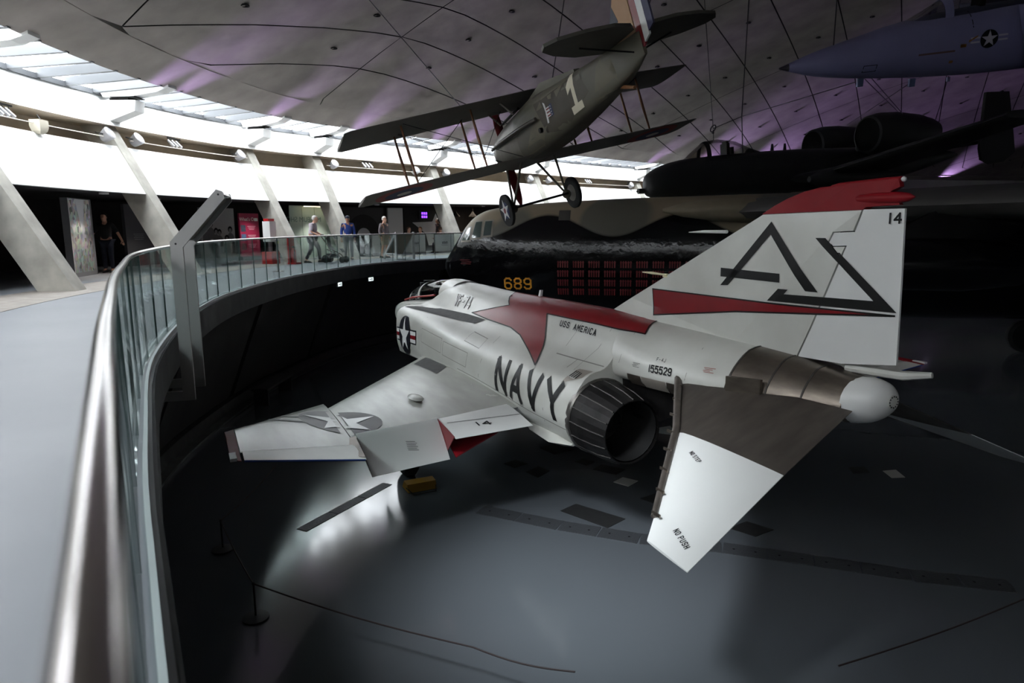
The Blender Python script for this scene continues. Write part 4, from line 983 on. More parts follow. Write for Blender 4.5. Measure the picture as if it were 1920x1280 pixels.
sh = mat('letter_shadow', (96, 94, 90), .5)
decal('squadron_shadow', stroke_polys('VF-74', .31, .165, .056, .025, -.55), sh, F4, (6.855, -1.0, 3.04), (1, 0, 0), (0, SQ, SQ), fb, (0, 1, -1), .005, .1)
decal('squadron_lettering', stroke_polys('VF-74', .31, .165, .040, .025, -.55), wht_p, F4, (6.83, -1.0, 3.05), (1, 0, 0), (0, SQ, SQ), fb, (0, 1, -1), .009, .1)
def insignia(parent, O, U, V, r, bvh, d, cols=(None, None, None), e0=.005):
    blk, wht, red = cols
    h = r*.30
    bars = [rect_poly(-2*r, -h*1.25, 2*r, h*1.25)]
    decal('insignia_border', bars, blk, parent, O, U, V, bvh, d, e0, .1)
    for q in (rect_poly(-1.92*r, -h, -.8*r, h), rect_poly(.8*r, -h, 1.92*r, h)): decal('insignia_bar', [q], wht, parent, O, U, V, bvh, d, e0+.004, .1)
    for q in (rect_poly(-1.92*r, -h*.33, -.8*r, h*.33), rect_poly(.8*r, -h*.33, 1.92*r, h*.33)): decal('insignia_stripe', [q], red, parent, O, U, V, bvh, d, e0+.008, .1)
    decal('insignia_disc', [disc_poly(r*1.04)], blk, parent, O, U, V, bvh, d, e0+.010, .1)
    decal('insignia_star', [star_poly(r*.96)], wht, parent, O, U, V, bvh, d, e0+.014, .1)
insignia(F4, (5.5, -3, 1.95), (1, 0, .06), (0, 0, 1), .45, fb, Yp, (mat('insignia_black', (24, 26, 34), .4), wht_p, red_p))
bb = bvh_of(boomf)
decal('serial_number', stroke_polys('155529', .10, .068, .018, .014, -.25), blk_p, F4, (14.13, -2, 2.60), (1, 0, .05), (0, 0, 1), bb, Yp, .006, .05)
decal('type_lettering', stroke_polys('F-4J', .045, .034, .007, .012, -.25), blk_p, F4, (14.2, -2, 2.755), (1, 0, .05), (0, 0, 1), bb, Yp, .006, .05)
for x, z in ((15.03, 2.81), (13.75, 2.66)):
    decal('stencil_text', [rect_poly(.02*(k % 2), -.016*k, .17-.03*(k % 3), -.016*k+.006) for k in range(4)], mat('stencil_red', (150, 70, 60), .6) if x > 14 else d_grey, F4, (x, -2, z), (1, 0, .05), (0, 0, 1), bb, Yp, .006, .1)
# fin letters: A and J set as one slanted emblem, both sides
def fin_mark(name, polys, m, eps):
    for sgn in (-1, 1):
        gg = G()
        for P in polys:
            bm = bmesh.new(); bm.faces.new([bm.verts.new((p[0], 0, p[1])) for p in P]).normal_update(); bmesh.ops.triangulate(bm, faces=bm.faces[:])
            for ax in (0, 2):
                lo = min(v.co[ax] for v in bm.verts); hi = max(v.co[ax] for v in bm.verts); k = math.floor(lo/.12)+1
                while k*.12 < hi:
                    c = [0, 0, 0]; c[ax] = k*.12; nn = [0, 0, 0]; nn[ax] = 1
                    bmesh.ops.bisect_plane(bm, geom=bm.verts[:]+bm.edges[:]+bm.faces[:], plane_co=c, plane_no=nn); k += 1
            bm.verts.ensure_lookup_table(); bm.verts.index_update()
            gg.add([(v.co.x, sgn*(fsurf(v.co.x, v.co.z)+eps), v.co.z) for v in bm.verts], [[v.index for v in f.verts] for f in bm.faces]); bm.free()
        gg.build(name, m, F4)
fbv = bvh_of(fin, rud)
def fsurf(x, z):
    hs = [fbv.ray_cast(Vector((x+dx, -1, z)), Vector((0, 1, 0)))[0] for dx in (-.06, -.03, 0, .03, .06)]
    hs = [-h.y for h in hs if h is not None and h.y < 0]
    return max(hs) if hs else .03
fin_mark('fin_stripe', [[(13.24, 3.61), (13.33, 3.24), (15.0, 3.47), (17.04, 3.64), (15.6, 3.625)]], red_p, .005)
fs_ = [(13.24, 3.61), (13.33, 3.24), (15.0, 3.47), (17.04, 3.64), (15.6, 3.625)]
fin_mark('stripe_edge', outline(fs_, .018), blk_p, .008)
fin_mark('fin_letter_a', [[(15.43, 4.56), (14.67, 3.77), (14.81, 3.78), (15.44, 4.41), (16.01, 3.80), (16.17, 3.80)], [(14.65, 3.99), (15.64, 3.97), (15.65, 3.87), (14.66, 3.88)]], blk_p, .006)
fin_mark('fin_letter_j', [[(16.09, 4.38), (16.22, 4.38), (17.06, 3.67), (15.49, 3.65), (15.64, 3.80), (15.78, 3.80), (15.73, 3.745), (16.81, 3.765)]], blk_p, .006)
fin_mark('rudder_number', [[(16.90+q[0], 4.52+q[1]) for q in P] for P in stroke_polys('14', .11, .085, .02, .02)], blk_p, .006)
# wing and flap marks
iw = [o for o in F4.children if o.name.startswith('inner_wing')]; ow = [o for o in F4.children if o.name.startswith('outer_wing')]
wb_ = bvh_of(*[o for o in iw+ow])
decal('walkway_patch', [[(7.71, -1.97), (7.12, -1.52), (8.45, -1.50), (8.94, -1.89)]], d_grey, F4, (0, 0, 3), (1, 0, 0), (0, 1, 0), wb_, (0, 0, -1), .005)
fad = mat('insignia_faded', (44, 44, 48), .35, var=.1, spec=.3)
decal('insignia_disc', [disc_poly(.60, 11.45, -4.27)], fad, F4, (0, 0, 3), (1, 0, 0), (0, 1, 0), wb_, (0, 0, -1), .005, .1)
decal('insignia_star', [star_poly(.56, 11.45, -4.27, 180)], mat('star_faded', (204, 204, 202), .22), F4, (0, 0, 3), (1, 0, 0), (0, 1, 0), wb_, (0, 0, -1), .009, .1)
decal('insignia_bar', [rect_poly(11.36, -5.35, 11.42, -4.85)], fad, F4, (0, 0, 3), (1, 0, 0), (0, 1, 0), wb_, (0, 0, -1), .006, .1)
decal('insignia_bar', [rect_poly(11.64, -5.35, 11.70, -4.85)], fad, F4, (0, 0, 3), (1, 0, 0), (0, 1, 0), wb_, (0, 0, -1), .006, .1)
fl_ = [o for o in F4.children if o.name == 'flap'][0]
flb = bvh_of(fl_)
decal('flap_number', stroke_polys('14', .15, .15, .026, .04), blk_p, F4, (12.36, -2.46, 3), (.05, 1, 0), (-1, 0, 0), flb, (0, 0, -1), .005)
decal('flap_seam', [rect_poly(12.1, -2.92, 12.115, -1.62)], blk_p, F4, (0, 0, 3), (1, 0, 0), (0, 1, 0), flb, (0, 0, -1), .004)
al_ = [o for o in F4.children if o.name == 'drooped_aileron'][0]
alb = bvh_of(al_)
decal('stencil_text', [rect_poly(12.2+.022*k, -3.52, 12.206+.022*k, -3.38+.02*(k % 2)) for k in range(6)], d_grey, F4, (0, 0, 3), (1, 0, 0), (0, 1, 0), alb, (0, 0, -1), .004)
sob = bvh_of(*[o for o in F4.children if o.name == 'stabilator_outer'])
def tip_text(txt, x, y, h):
    decal('stencil_text', stroke_polys(txt, h, h*.62, h*.16, h*.22), blk_p, F4, (x, y, 3), (.93, -.30, 0), (.30, .93, 0), sob, (0, 0, -1), .004)
for w_, q in (('NO', 0), ('PUSH', .115)): tip_text(w_, 16.80+.93*q, -2.44-.30*q, .055)
for w_, q in (('NO', 0), ('STEP', .095)): tip_text(w_, 16.02+.93*q, -1.62-.30*q, .045)
# thin panel seams on the body
def seam(P, w=.010):
    decal('panel_seam', outline(P, w), panel_ln, F4, (0, -3, 0), (1, 0, 0), (0, 0, 1), fb, Yp, .003, .3)
seam([(6.75, 1.98), (8.0, 1.92), (8.0, 2.22), (6.75, 2.28)]); seam([(8.1, 1.9), (9.3, 1.85), (9.3, 2.12), (8.1, 2.18)]); seam([(8.9, 2.30), (9.6, 2.25), (9.6, 2.42), (8.9, 2.46)])
for x in (6.6, 9.9, 12.5):
    seam([(x, 1.6), (x+.005, 1.6), (x+.005, 2.5), (x, 2.5)], .008)
for P in (((11.9, 2.5), (13.15, 2.5)), ((11.95, 2.62), (12.0, 3.0)), ((12.72, 2.4), (12.8, 3.05)), ((13.4, 2.6), (13.4, 3.05)), ((14.8, 2.62), (14.8, 3.0)), ((8.9, 1.75), (13.1, 1.62))):
    seam([P[0], P[1], (P[1][0], P[1][1]+.004), (P[0][0], P[0][1]+.004)], .008)
decal('exhaust_grille', [[(12.72, 2.22), (13.12, 2.36), (13.14, 2.44), (12.8, 2.42)]], mat('bare_pale', (168, 160, 150)), F4, (0, -3, 0), (1, 0, 0), (0, 0, 1), fb, Yp, .005, .1)
for k in range(4):
    decal('louvre', [[(12.80+.06*k, 2.33), (12.83+.06*k, 2.33), (12.85+.06*k, 2.40), (12.82+.06*k, 2.40)]], blk_p, F4, (0, -3, 0), (1, 0, 0), (0, 0, 1), fb, Yp, .010, .1)

# ================================================================== LAMPS AND FITTINGS OF THE RING
def at(s, d, z=0.0, yaw=0.0):
    """frame on the ring: x along the ring (to the right), y towards the hall, z up"""
    t, n = rtan(s), rout(s)
    M = frame(ring(s, d, 0)+Vector((0, 0, W+z*(hz(s) if z > 1.5 else 1))), t, n*-1, (0, 0, 1))
    # keep right handed: x = tangent reversed so that z is up
    M = frame(M.translation, t*-1, n*-1, (0, 0, 1))
    return M @ Matrix.Rotation(yaw, 4, 'Z')
lampgrey = mat('lamp_grey', (150, 148, 150), .4, .3)
lens_m = mat('lamp_lens', (240, 236, 255), .3, emit=(236, 228, 255), estr=6.0)
black_m = mat('matt_black', (18, 18, 19), .6)
def flood(s, lab, i):
    p = ring(s, 1.92, 0)+Vector((0, 0, W+3.78*hz(s))); n = rout(s)
    ax = (n*-1+Vector((0, 0, .62))).normalized()
    M = frame(p, ax.cross(Vector((0, 0, 1))), ax, ax.cross(Vector((0, 0, 1))).cross(ax))
    t = thing('flood_lamp', lab, 'lamp', M, 'round violet flood lamps in the ring recess')
    G().lathe([(-.26, .06), (-.22, .13), (-.05, .17), (.05, .185), (.06, .165)], (0, 0, 0), (0, 1, 0), 20).build('lamp_housing', lampgrey, t, 40)
    G().lathe([(.045, .005), (.05, .165), (.04, .168)], (0, 0, 0), (0, 1, 0), 20).build('lens', lens_m, t, 40)
    G().tube([(-.19, -.05, 0), (-.19, -.2, .16), (0, -.24, .2), (.19, -.2, .16), (.19, -.05, 0)], .014, 6).build('bracket', black_m, t)
    l = bpy.data.lights.new('violet_beam', 'SPOT'); l.energy = (1800 if s > 99 else 4200) if s > SC[8] else 900; l.color = (.62, .40, 1.0); l.spot_size = R(46 if s > SC[8] else 30); l.spot_blend = .9; l.shadow_soft_size = .12
    o = bpy.data.objects.new('violet_beam', l); col.objects.link(o); o.parent = t
    o.matrix_local = frame((0, .12, 0), (1, 0, 0), (0, 0, 1), (0, -1, 0))
fl = [(S1-2.2, 'round flood lamp in the recess near the left edge'), (S2-.62, 'round flood lamp just left of the second leaning column'), (S2+.62, 'round flood lamp just right of the second leaning column'), (S3-.75, 'round flood lamp left of the third leaning column'), (SC[5]+.65, 'round flood lamp right of the fourth leaning column'), (SC[6]-1.3, 'round flood lamp left of the fifth leaning column behind the struts'), (SC[6]+.6, 'round flood lamp right of the fifth leaning column'), (SC[7]-.8, 'round flood lamp left of the sixth leaning column'), (SC[7]+.8, 'round flood lamp right of the sixth leaning column'), (SC[8]-1.0, 'round flood lamp left of the seventh leaning column'), (SC[8]+4, 'round flood lamp hidden behind the dark attack jet'), (SC[9]+2, 'round flood lamp hidden behind the bomber wing'), (SC[10]+3, 'round flood lamp hidden behind the jet fin'), (100.5, 'round flood lamp hidden far behind the bomber, left of a pair'), (107, 'round flood lamp hidden far behind the bomber, right of a pair')]
for i, (s, lab) in enumerate(fl): flood(s, lab, i)
for s, lab in ((S1+1.6, 'black rail of three small spotlights left of the second column'), (S2+2.6, 'black rail of three small spotlights between second and third column'), (SC[5]+2.6, 'black rail of three small spotlights behind the biplane struts'), (SC[7]+4.6, 'black rail of three small spotlights beside the biplane wheel')):
    t = thing('track_spotlights', lab, 'lamp', at(s, 2.15, 4.0), 'spotlight rails in the ring recess')
    G().box((0, 0, 0), (.62, .05, .04)).build('track', black_m, t)
    for k in (-1, 0, 1):
        G().tube([(k*.2, 0, -.02), (k*.2+.02, .03, -.1)], .012, 6).build('spot_stem', black_m, t)
        o = G().lathe([(-.14, .045), (.12, .05), (.13, .03)], (k*.2+.02, .04, -.17), (-.35, .55, -.75), 12).build('spot_head', mat('spot_chrome', (170, 170, 172), .25, .8), t, 40)
for a, b, i in ((S1-6, S2-.35, 0), (S2+.35, S3-.3, 1), (SC[5]+.3, SC[6]-.3, 2), (SC[7]+.3, SC[8]-.3, 3)):
    g = G(); g.tube([ring(s, 1.98, 0)+Vector((0, 0, W+3.70*hz(s))) for s in np.arange(a, b, .5)], .014, 6)
    tag(g.build('conduit', mat('pale_conduit', (206, 200, 190), .5)), ('pale conduit running along the recess at far left', 'pale conduit along the recess between second and third column', 'pale conduit along the recess behind the biplane wing', 'pale conduit along the recess behind the biplane wheels')[i], 'conduit', 'pale conduits in the ring recess')
t = thing('loudspeaker', 'small cream loudspeaker hanging in the recess at far left', 'speaker', at(S1+2.45, 1.95, 3.62))
g = G(); g.loft([[(x*w, y*w*.8, z) for x, y in ((-1, -1), (1, -1), (1, 1), (-1, 1))] for z, w in ((.16, .16), (0, .16), (-.1, .13), (-.16, .06))]); g.build('cabinet', mat('speaker_cream', (214, 206, 188), .5), t, 30)
G().tube([(-.1, 0, .16), (-.12, -.1, .3)], .012, 6).build('bracket', black_m, t)

# ================================================================== GALLERY FURNITURE
def flat_text(name, txt, size, m, parent, M, mirror=False):
    cu = bpy.data.curves.new(name, 'FONT'); cu.body = txt; cu.size = size; cu.align_x = 'CENTER'
    o = bpy.data.objects.new(name, cu); col.objects.link(o)
    dg_ = bpy.context.evaluated_depsgraph_get(); me = bpy.data.meshes.new_from_object(o.evaluated_get(dg_))
    bpy.data.objects.remove(o); me.materials.append(m)
    o = bpy.data.objects.new(name, me); link(o, parent); o.matrix_local = M @ (Matrix.Diagonal((-1, 1, 1, 1)) if mirror else Matrix.Identity(4))
    return o
FACE = Matrix(((-1, 0, 0, 0), (0, 0, 1, 0), (0, 1, 0, 0), (0, 0, 0, 1)))     # text plane facing the hall (+y), reading left to right from there
def print_mat():
    m = bpy.data.materials.new('street_photograph'); m.use_nodes = True; nt = m.node_tree; b = nt.nodes['Principled BSDF']; b.inputs['Roughness'].default_value = .5
    tc = nt.nodes.new('ShaderNodeTexCoord'); sp = nt.nodes.new('ShaderNodeSeparateXYZ'); nt.links.new(tc.outputs['Object'], sp.inputs[0])
    mp = nt.nodes.new('ShaderNodeMapping'); mp.inputs['Scale'].default_value = (11, 1, 8); nt.links.new(tc.outputs['Object'], mp.inputs[0])
    v = nt.nodes.new('ShaderNodeTexVoronoi'); v.inputs['Scale'].default_value = 1.0; nt.links.new(mp.outputs[0], v.inputs['Vector'])
    hs = nt.nodes.new('ShaderNodeHueSaturation'); hs.inputs['Saturation'].default_value = .35; hs.inputs['Value'].default_value = .34; nt.links.new(v.outputs['Color'], hs.inputs['Color'])
    hs2 = nt.nodes.new('ShaderNodeHueSaturation'); hs2.inputs['Saturation'].default_value = .25; hs2.inputs['Value'].default_value = 1.0; nt.links.new(v.outputs['Color'], hs2.inputs['Color'])
    ab = nt.nodes.new('ShaderNodeMath'); ab.operation = 'ABSOLUTE'; nt.links.new(sp.outputs['X'], ab.inputs[0])
    wd = nt.nodes.new('ShaderNodeMath'); wd.operation = 'MULTIPLY_ADD'; wd.inputs[1].default_value = -.28; wd.inputs[2].default_value = .62; nt.links.new(sp.outputs['Z'], wd.inputs[0])
    sk_ = nt.nodes.new('ShaderNodeMath'); sk_.operation = 'ADD'; nt.links.new(ab.outputs[0], sk_.inputs[0]); nt.links.new(wd.outputs[0], sk_.inputs[1])
    st_ = nt.nodes.new('ShaderNodeMapRange'); st_.inputs['From Min'].default_value = .30; st_.inputs['From Max'].default_value = .36; nt.links.new(sk_.outputs[0], st_.inputs[0])
    m1 = nt.nodes.new('ShaderNodeMix'); m1.data_type = 'RGBA'; m1.inputs['A'].default_value = (.95, .96, 1.0, 1); nt.links.new(st_.outputs[0], m1.inputs['Factor']); nt.links.new(hs2.outputs[0], m1.inputs['B'])
    cr_ = nt.nodes.new('ShaderNodeMapRange'); cr_.inputs['From Min'].default_value = 1.15; cr_.inputs['From Max'].default_value = 1.35; nt.links.new(sp.outputs['Z'], cr_.inputs[0])
    m2_ = nt.nodes.new('ShaderNodeMix'); m2_.data_type = 'RGBA'; nt.links.new(cr_.outputs[0], m2_.inputs['Factor']); nt.links.new(hs.outputs[0], m2_.inputs['A']); nt.links.new(m1.outputs['Result'], m2_.inputs['B'])
    nt.links.new(m2_.outputs['Result'], b.inputs['Base Color']); return m
grey_p = mat('panel_grey', (122, 122, 126), .6)
t = thing('photo_panel', 'tall freestanding panel with a street crowd photograph behind the first column', 'display panel', at(42.35, 2.6, 0, R(14)))
G().box((0, -.09, 1.05), (1.5, .18, 2.1)).build('panel_core', grey_p, t)
G().add([(-.62, .002, .12), (.73, .002, .12), (.73, .002, 2.08), (-.62, .002, 2.08)], [(0, 1, 2, 3)]).build('photo_print', print_mat(), t)
G().add([(.73, .003, .05), (.75, .003, .05), (.75, .003, 2.1), (.73, .003, 2.1)], [(0, 1, 2, 3)]).build('white_edge', wht_p, t)
t = thing('partition_panel', 'plain grey partition panel between the first two leaning columns', 'display panel', at(47.2, 4.6, 0))
G().box((0, -.06, 1.06), (1.7, .12, 2.12)).build('panel_core', mat('partition_grey', (84, 84, 88), .7), t)
for k in range(4): G().box((.25, .003, 1.1-.06*k), (.5-.07*(k % 2), .004, .018)).build('text_line', mat('pale_text', (150, 150, 152), .6), t)
t = thing('portrait_board', 'white board printed with black and white portraits of people behind the lectern', 'display panel', at(50.05, 4.6, 0))
G().box((0, -.05, 1.1), (1.75, .1, 2.0)).build('board', mat('board_white', (196, 196, 196), .6), t)
for k, (x, z, r) in enumerate(((.62, 1.25, .12), (.38, 1.42, .12), (.12, 1.15, .11), (-.05, 1.1, .11), (-.62, 1.2, .12), (-.42, .85, .12))):
    decal('portrait_hair', [disc_poly(r, x, z+.04, 14, r*1.1)], blk_p, t, (0, 0, 0), (1, 0, 0), (0, 0, 1), None, None, -.003)
    decal('portrait_face', [disc_poly(r*.66, x, z-.01, 14, r*.85)], mat('portrait_grey', (150, 150, 150), .6), t, (0, 0, 0), (1, 0, 0), (0, 0, 1), None, None, -.006)
    decal('portrait_shirt', [[(x-r*1.6, z-.55), (x+r*1.6, z-.55), (x+r*1.5, z-.22), (x+r*.5, z-.1), (x-r*.5, z-.1), (x-r*1.5, z-.22)]], mat('portrait_shirt', (120+10*(k % 3), 120+10*(k % 3), 122), .6), t, (0, 0, 0), (1, 0, 0), (0, 0, 1), None, None, -.002)
mag = mat('sign_magenta', (150, 28, 70), .5)
t = thing('event_sign', 'magenta sign reading What\'s On behind the glass balustrade', 'sign', at(50.35, 3.3, 0))
G().box((0, -.04, 1.0), (1.0, .08, 1.75)).build('sign_board', mag, t)
G().box((0, -.05, .08), (1.05, .3, .16)).build('sign_foot', black_m, t)
flat_text('sign_title', "What's On", .19, wht_p, t, Matrix.Translation((.08, .003, 1.58)) @ FACE)
for k in range(3):
    G().box((.33, .003, 1.28-.36*k), (.24, .006, .26)).build('sign_picture', mat('sign_pic_%d' % k, ((60, 70, 90), (80, 110, 150), (90, 60, 60))[k], .5, var=.5, vscale=9), t)
    for q in range(3): G().box((-.1, .003, 1.36-.36*k-.06*q), (.42-.08*q, .004, .022)).build('sign_line', mat('pink_text', (216, 170, 186), .5), t)
G().box((-.36, .003, 1.63), (.18, .005, .12)).build('sign_emblem', wht_p, t)
redm = mat('bright_red', (176, 26, 30), .45)
t = thing('donation_box', 'white donation box with red cap on a red base beside the third column', 'box', at(48.4, .45, 0))
G().box((0, 0, .22), (.46, .42, .44)).build('red_base', redm, t)
G().box((0, 0, .62), (.1, .1, .4)).build('stem', grey_p, t)
G().box((0, 0, 1.16), (.36, .30, .72)).build('white_body', mat('box_white', (230, 230, 228), .4), t)
G().box((0, 0, 1.57), (.34, .2, .09)).build('red_cap', redm, t)
t = thing('extinguisher_stand', 'red fire extinguisher stand beside the third column', 'stand', at(48.4, -.45, 0))
G().box((0, -.05, .5), (.34, .06, 1.0)).build('back_plate', redm, t)
G().box((0, .06, .03), (.36, .32, .06)).build('foot_plate', redm, t)
t = thing('fire_extinguisher', 'red fire extinguisher with black hose on its stand', 'extinguisher', at(48.4, -.57, .06) @ Matrix.Translation((.1, 0, 0)))
G().lathe([(0, .07), (.02, .08), (.42, .08), (.48, .05), (.52, .03)], n=16).build('cylinder', mat('ext_red', (150, 22, 28), .35), t, 40)
G().box((0, 0, .55), (.05, .1, .06)).build('valve', black_m, t)
G().tube([(0, .05, .54), (.09, .08, .45), (.1, .09, .2), (.08, .09, .1)], .014, 6).build('hose', black_m, t)
t = thing('stanchion_post', 'steel barrier post with yellow tag standing on the walkway', 'barrier post', at(44.13, -2.1, 0))
G().lathe([(0, .17), (.012, .17), (.03, .06), (.04, .03)], n=20).build('base', c_steel, t, 40)
G().lathe([(0, .03), (.92, .03), (.95, .035), (.97, .02)], n=12).build('post', c_steel, t, 40)
G().box((0, .03, .86), (.05, .02, .07)).build('yellow_tag', mat('tag_yellow', (200, 200, 40), .5), t)
# shop front
t = thing('shop_partition', 'pale green frosted glass shop front with mirrored lettering between third and fourth columns', 'partition', at(53.1, 3.0, 0))
gf = mat('frosted_green', (170, 186, 176), .3, var=.12, vscale=1.2)
for k in range(4): G().box((-.9+.66*k, 0, 1.12), (.64, .03, 2.24)).build('glass_panel', gf, t)
flat_text('shop_lettering', 'MUSEUM SHOP', .30, mat('letter_green', (92, 118, 112), .5), t, Matrix.Translation((.75, .02, 1.55)) @ FACE, True)
t = thing('shop_light', 'warm strip light above the frosted shop front', 'lamp', at(53.1, 2.7, 2.10))
G().box((0, 0, 0), (1.8, .1, .05)).build('housing', c_frame, t); G().box((0, 0, -.03), (1.7, .07, .01)).build('tube', mat('warm_tube', (255, 240, 200), .4, emit=(255, 236, 190), estr=6), t)
# painted murals on the back wall
t = thing('disc_mural', 'dark wall panel painted with a black disc and white circle', 'mural', at(56.9, 4.9, 0))
G().box((0, -.05, 1.15), (2.6, .1, 2.3)).build('wall_board', mat('mural_grey', (70, 68, 70), .7), t)
decal('black_disc', [[(p[0], max(.02, p[1])) for p in disc_poly(1.0, 0, .95, 40)]], mat('mural_black', (12, 12, 13), .6), t, (0, 0, 0), (1, 0, 0), (0, 0, 1), None, None, -.003)
decal('white_circle', [disc_poly(.42, 0, .85, 30)], mat('mural_white', (206, 206, 208), .6), t, (0, 0, 0), (1, 0, 0), (0, 0, 1), None, None, -.006)
t = thing('white_pier', 'plain white pier between the two painted wall panels', 'pier', at(58.75, 4.9, 0))
G().box((0, 0, 1.15), (.95, .12, 2.3)).build('pier_face', c_white, t); G().box((0, .03, .06), (.95, .1, .12)).build('pier_foot', grey_p, t)
t = thing('star_mural', 'black wall panel painted with a large white star beside the cafe', 'mural', at(60.75, 4.9, 0))
G().box((0, -.05, 1.15), (2.9, .1, 2.3)).build('wall_board', mat('mural_black', (12, 12, 13)), t)
decal('white_star', [[(.9, 1.55), (-.5, 1.6), (-.75, 2.05), (-1.0, 1.5), (-1.3, 1.4), (-1.3, .3), (-.2, .3), (.0, .95)]], mat('mural_white', (206, 206, 208)), t, (0, 0, 0), (1, 0, 0), (0, 0, 1), None, None, -.003)
t = thing('wall_screen', 'small screen with violet glowing tiles on the star wall', 'screen', at(60.55, 4.7, 1.82))
G().box((0, 0, 0), (.8, .06, .46)).build('screen_case', black_m, t)
for a in range(3):
    for b in range(2): G().box((-.1+.14*a, .034, -.08+.18*b), (.10, .006, .12)).build('violet_tile', mat('violet_glow', (120, 60, 255), .4, emit=(120, 60, 255), estr=3.0), t)
t = thing('menu_board', 'dark red cafe menu board on the back wall', 'menu board', at(66.4, 5.2, 1.55))
G().box((0, 0, 0), (1.3, .05, 1.0)).build('board', mag, t)
for k in range(5): G().box((.1, .03, .3-.14*k), (.8-.1*(k % 2), .006, .03)).build('menu_line', mat('pink_text', (216, 170, 186)), t)
for s, lab in ((62.4, 'black pendant cafe lamp nearest the fifth leaning column'), (63.75, 'black pendant cafe lamp nearer the bomber windscreen')):
    t = thing('pendant_lamp', lab, 'lamp', at(s, 4.2, 1.75), 'black pendant lamps in the cafe')
    G().lathe([(0, .24), (.05, .23), (.2, .08), (.3, .04)], n=18, cap=False).build('shade', black_m, t, 40); G().tube([(0, 0, .3), (0, 0, .8)], .008, 5).build('cord', black_m, t)
    G().ball((0, 0, .06), .06, 10).build('bulb', mat('bulb_warm', (255, 214, 150), .4, emit=(255, 200, 130), estr=8), t)
t = thing('cafe_counter', 'cafe counter with a glass display hood behind the bomber nose', 'counter', at(64.6, 4.6, 0))
G().box((0, 0, .5), (3.2, .7, 1.0)).build('counter_body', mat('counter_dark', (60, 56, 54), .5), t); G().box((0, 0, 1.02), (3.3, .8, .04)).build('counter_top', mat('counter_top', (150, 140, 128), .4), t)
g = G(); g.loft([[(x, .3*math.cos(a), 1.04+.35*math.sin(a)) for a in [math.pi*k/8 for k in range(9)]] for x in (-.7, .7)], False); g.build('glass_hood', glass_mat('hood_glass', (.8, .82, .8), .15), t, 60)
l = bpy.data.lights.new('cafe_light', 'AREA'); l.size = 2.0; l.energy = 40; l.color = (1, .8, .62); o = bpy.data.objects.new('cafe_light', l); col.objects.link(o); o.matrix_world = at(64.2, 4.4, 2.2)
# cloth barriers of the cafe terrace
ban = mat('banner_white', (206, 208, 206), .8, var=.06)
def cafe_banner(s, d, lab, dark, i):
    t = thing('cloth_barrier', lab, 'barrier', at(s, d, 0), 'cloth barriers of the cafe terrace')
    for x in (-.62, .62):
        G().lathe([(0, .16), (.015, .16), (.025, .02), (1.0, .02), (1.02, .012)], (x, 0, 0), n=12).build('post', c_steel, t, 40)
    g = G(); g.loft([[(x, .03*math.sin(x*9+z*2), z) for x in np.linspace(-.6, .6, 13)] for z in np.linspace(.14, .94, 5)], False); g.build('cloth', ban, t, 60)
    G().tube([(-.62, 0, .95), (.62, 0, .95)], .012, 6).build('top_rod', c_steel, t); G().tube([(-.62, 0, .13), (.62, 0, .13)], .012, 6).build('bottom_rod', c_steel, t)
    decal('cloth_print', [rect_poly(-.17+.09*k, .5, -.11+.09*k, .62-.02*(k % 2)) for k in range(4)], mat('banner_text', (110, 112, 116), .7), t, (0, .045, 0), (1, 0, 0), (0, 0, 1))
    G().box((0, .045, .44), (.4, .004, .015)).build('cloth_line', mat('banner_text', (110, 112, 116)), t)
for i, (s, d, lab) in enumerate(((55.2, 1.2, 'white cloth barrier at the left end of the cafe terrace'), (56.45, .4, 'grey white cloth barrier behind the far lectern'), (58.15, .3, 'grey white cloth barrier third from the left'), (60.45, .3, 'grey white cloth barrier nearest the bomber nose'))): cafe_banner(s, d, lab, 0, i)
t = thing('wire_case', 'dark mesh display case behind the fourth leaning column', 'display case', at(54.4, 2.0, 0))
G().box((0, 0, .45), (.5, .5, .9)).build('case_body', black_m, t)
for x in (-.25, .25): G().tube([(x, .25, 0), (x, .25, .95)], .018, 6).build('case_leg', c_steel, t)

def downlight(s, d, e, lab, c=(1, .93, .84)):  # lamps added to lift the dark gallery and its displays
    t = thing('added_downlight', lab, 'lamp', at(s, d, 0) @ Matrix.Translation((0, 0, zfb(s)*1.0-W+(zfb(s)-W)*(hz(s)-1)-.03)), 'round downlights added to light the gallery')
    G().lathe([(.04, .12), (-.01, .12), (-.01, .09)], n=18).build('trim_ring', c_frame, t, 40); G().lathe([(-.002, .002), (0, .088)], n=16).build('lit_disc', mat('added_light_disc', (255, 240, 220), .4, emit=(255, 238, 214), estr=4), t)
    l = bpy.data.lights.new('downlight', 'SPOT'); l.energy = e; l.color = c; l.spot_size = R(96); l.spot_blend = .6; l.shadow_soft_size = .15; o = bpy.data.objects.new('downlight', l); col.objects.link(o); o.parent = t; o.matrix_local = Matrix.Translation((0, 0, -.05))
for s, d, e, lab in ((42.3, 1.85, 170, 'added gallery downlight that brightens the street photo panel'), (46.6, 3.4, 60, 'added gallery downlight that brightens the grey partition'), (50.2, 2.6, 150, 'added gallery downlight that brightens the magenta sign'), (52.9, 2.2, 260, 'added gallery downlight that brightens the frosted shop partition'), (56.8, 3.6, 70, 'added gallery downlight that brightens the black disc mural'), (60.6, 3.6, 110, 'added gallery downlight that brightens the star mural'), (64.4, 4.0, 120, 'added gallery downlight that brightens the cafe counter')): downlight(s, d, e, lab)
LPOS, LAIM = Vector((17.6, -7.4, 8.7)), Vector((14.35, -1.75, 0))  # unseen lamp, added for the pool of light on the hall floor
t = thing('added_spotlight', 'added cool white spotlight out of view above the walkway, making the pool of light on the floor', 'lamp', Matrix.Translation(LPOS))
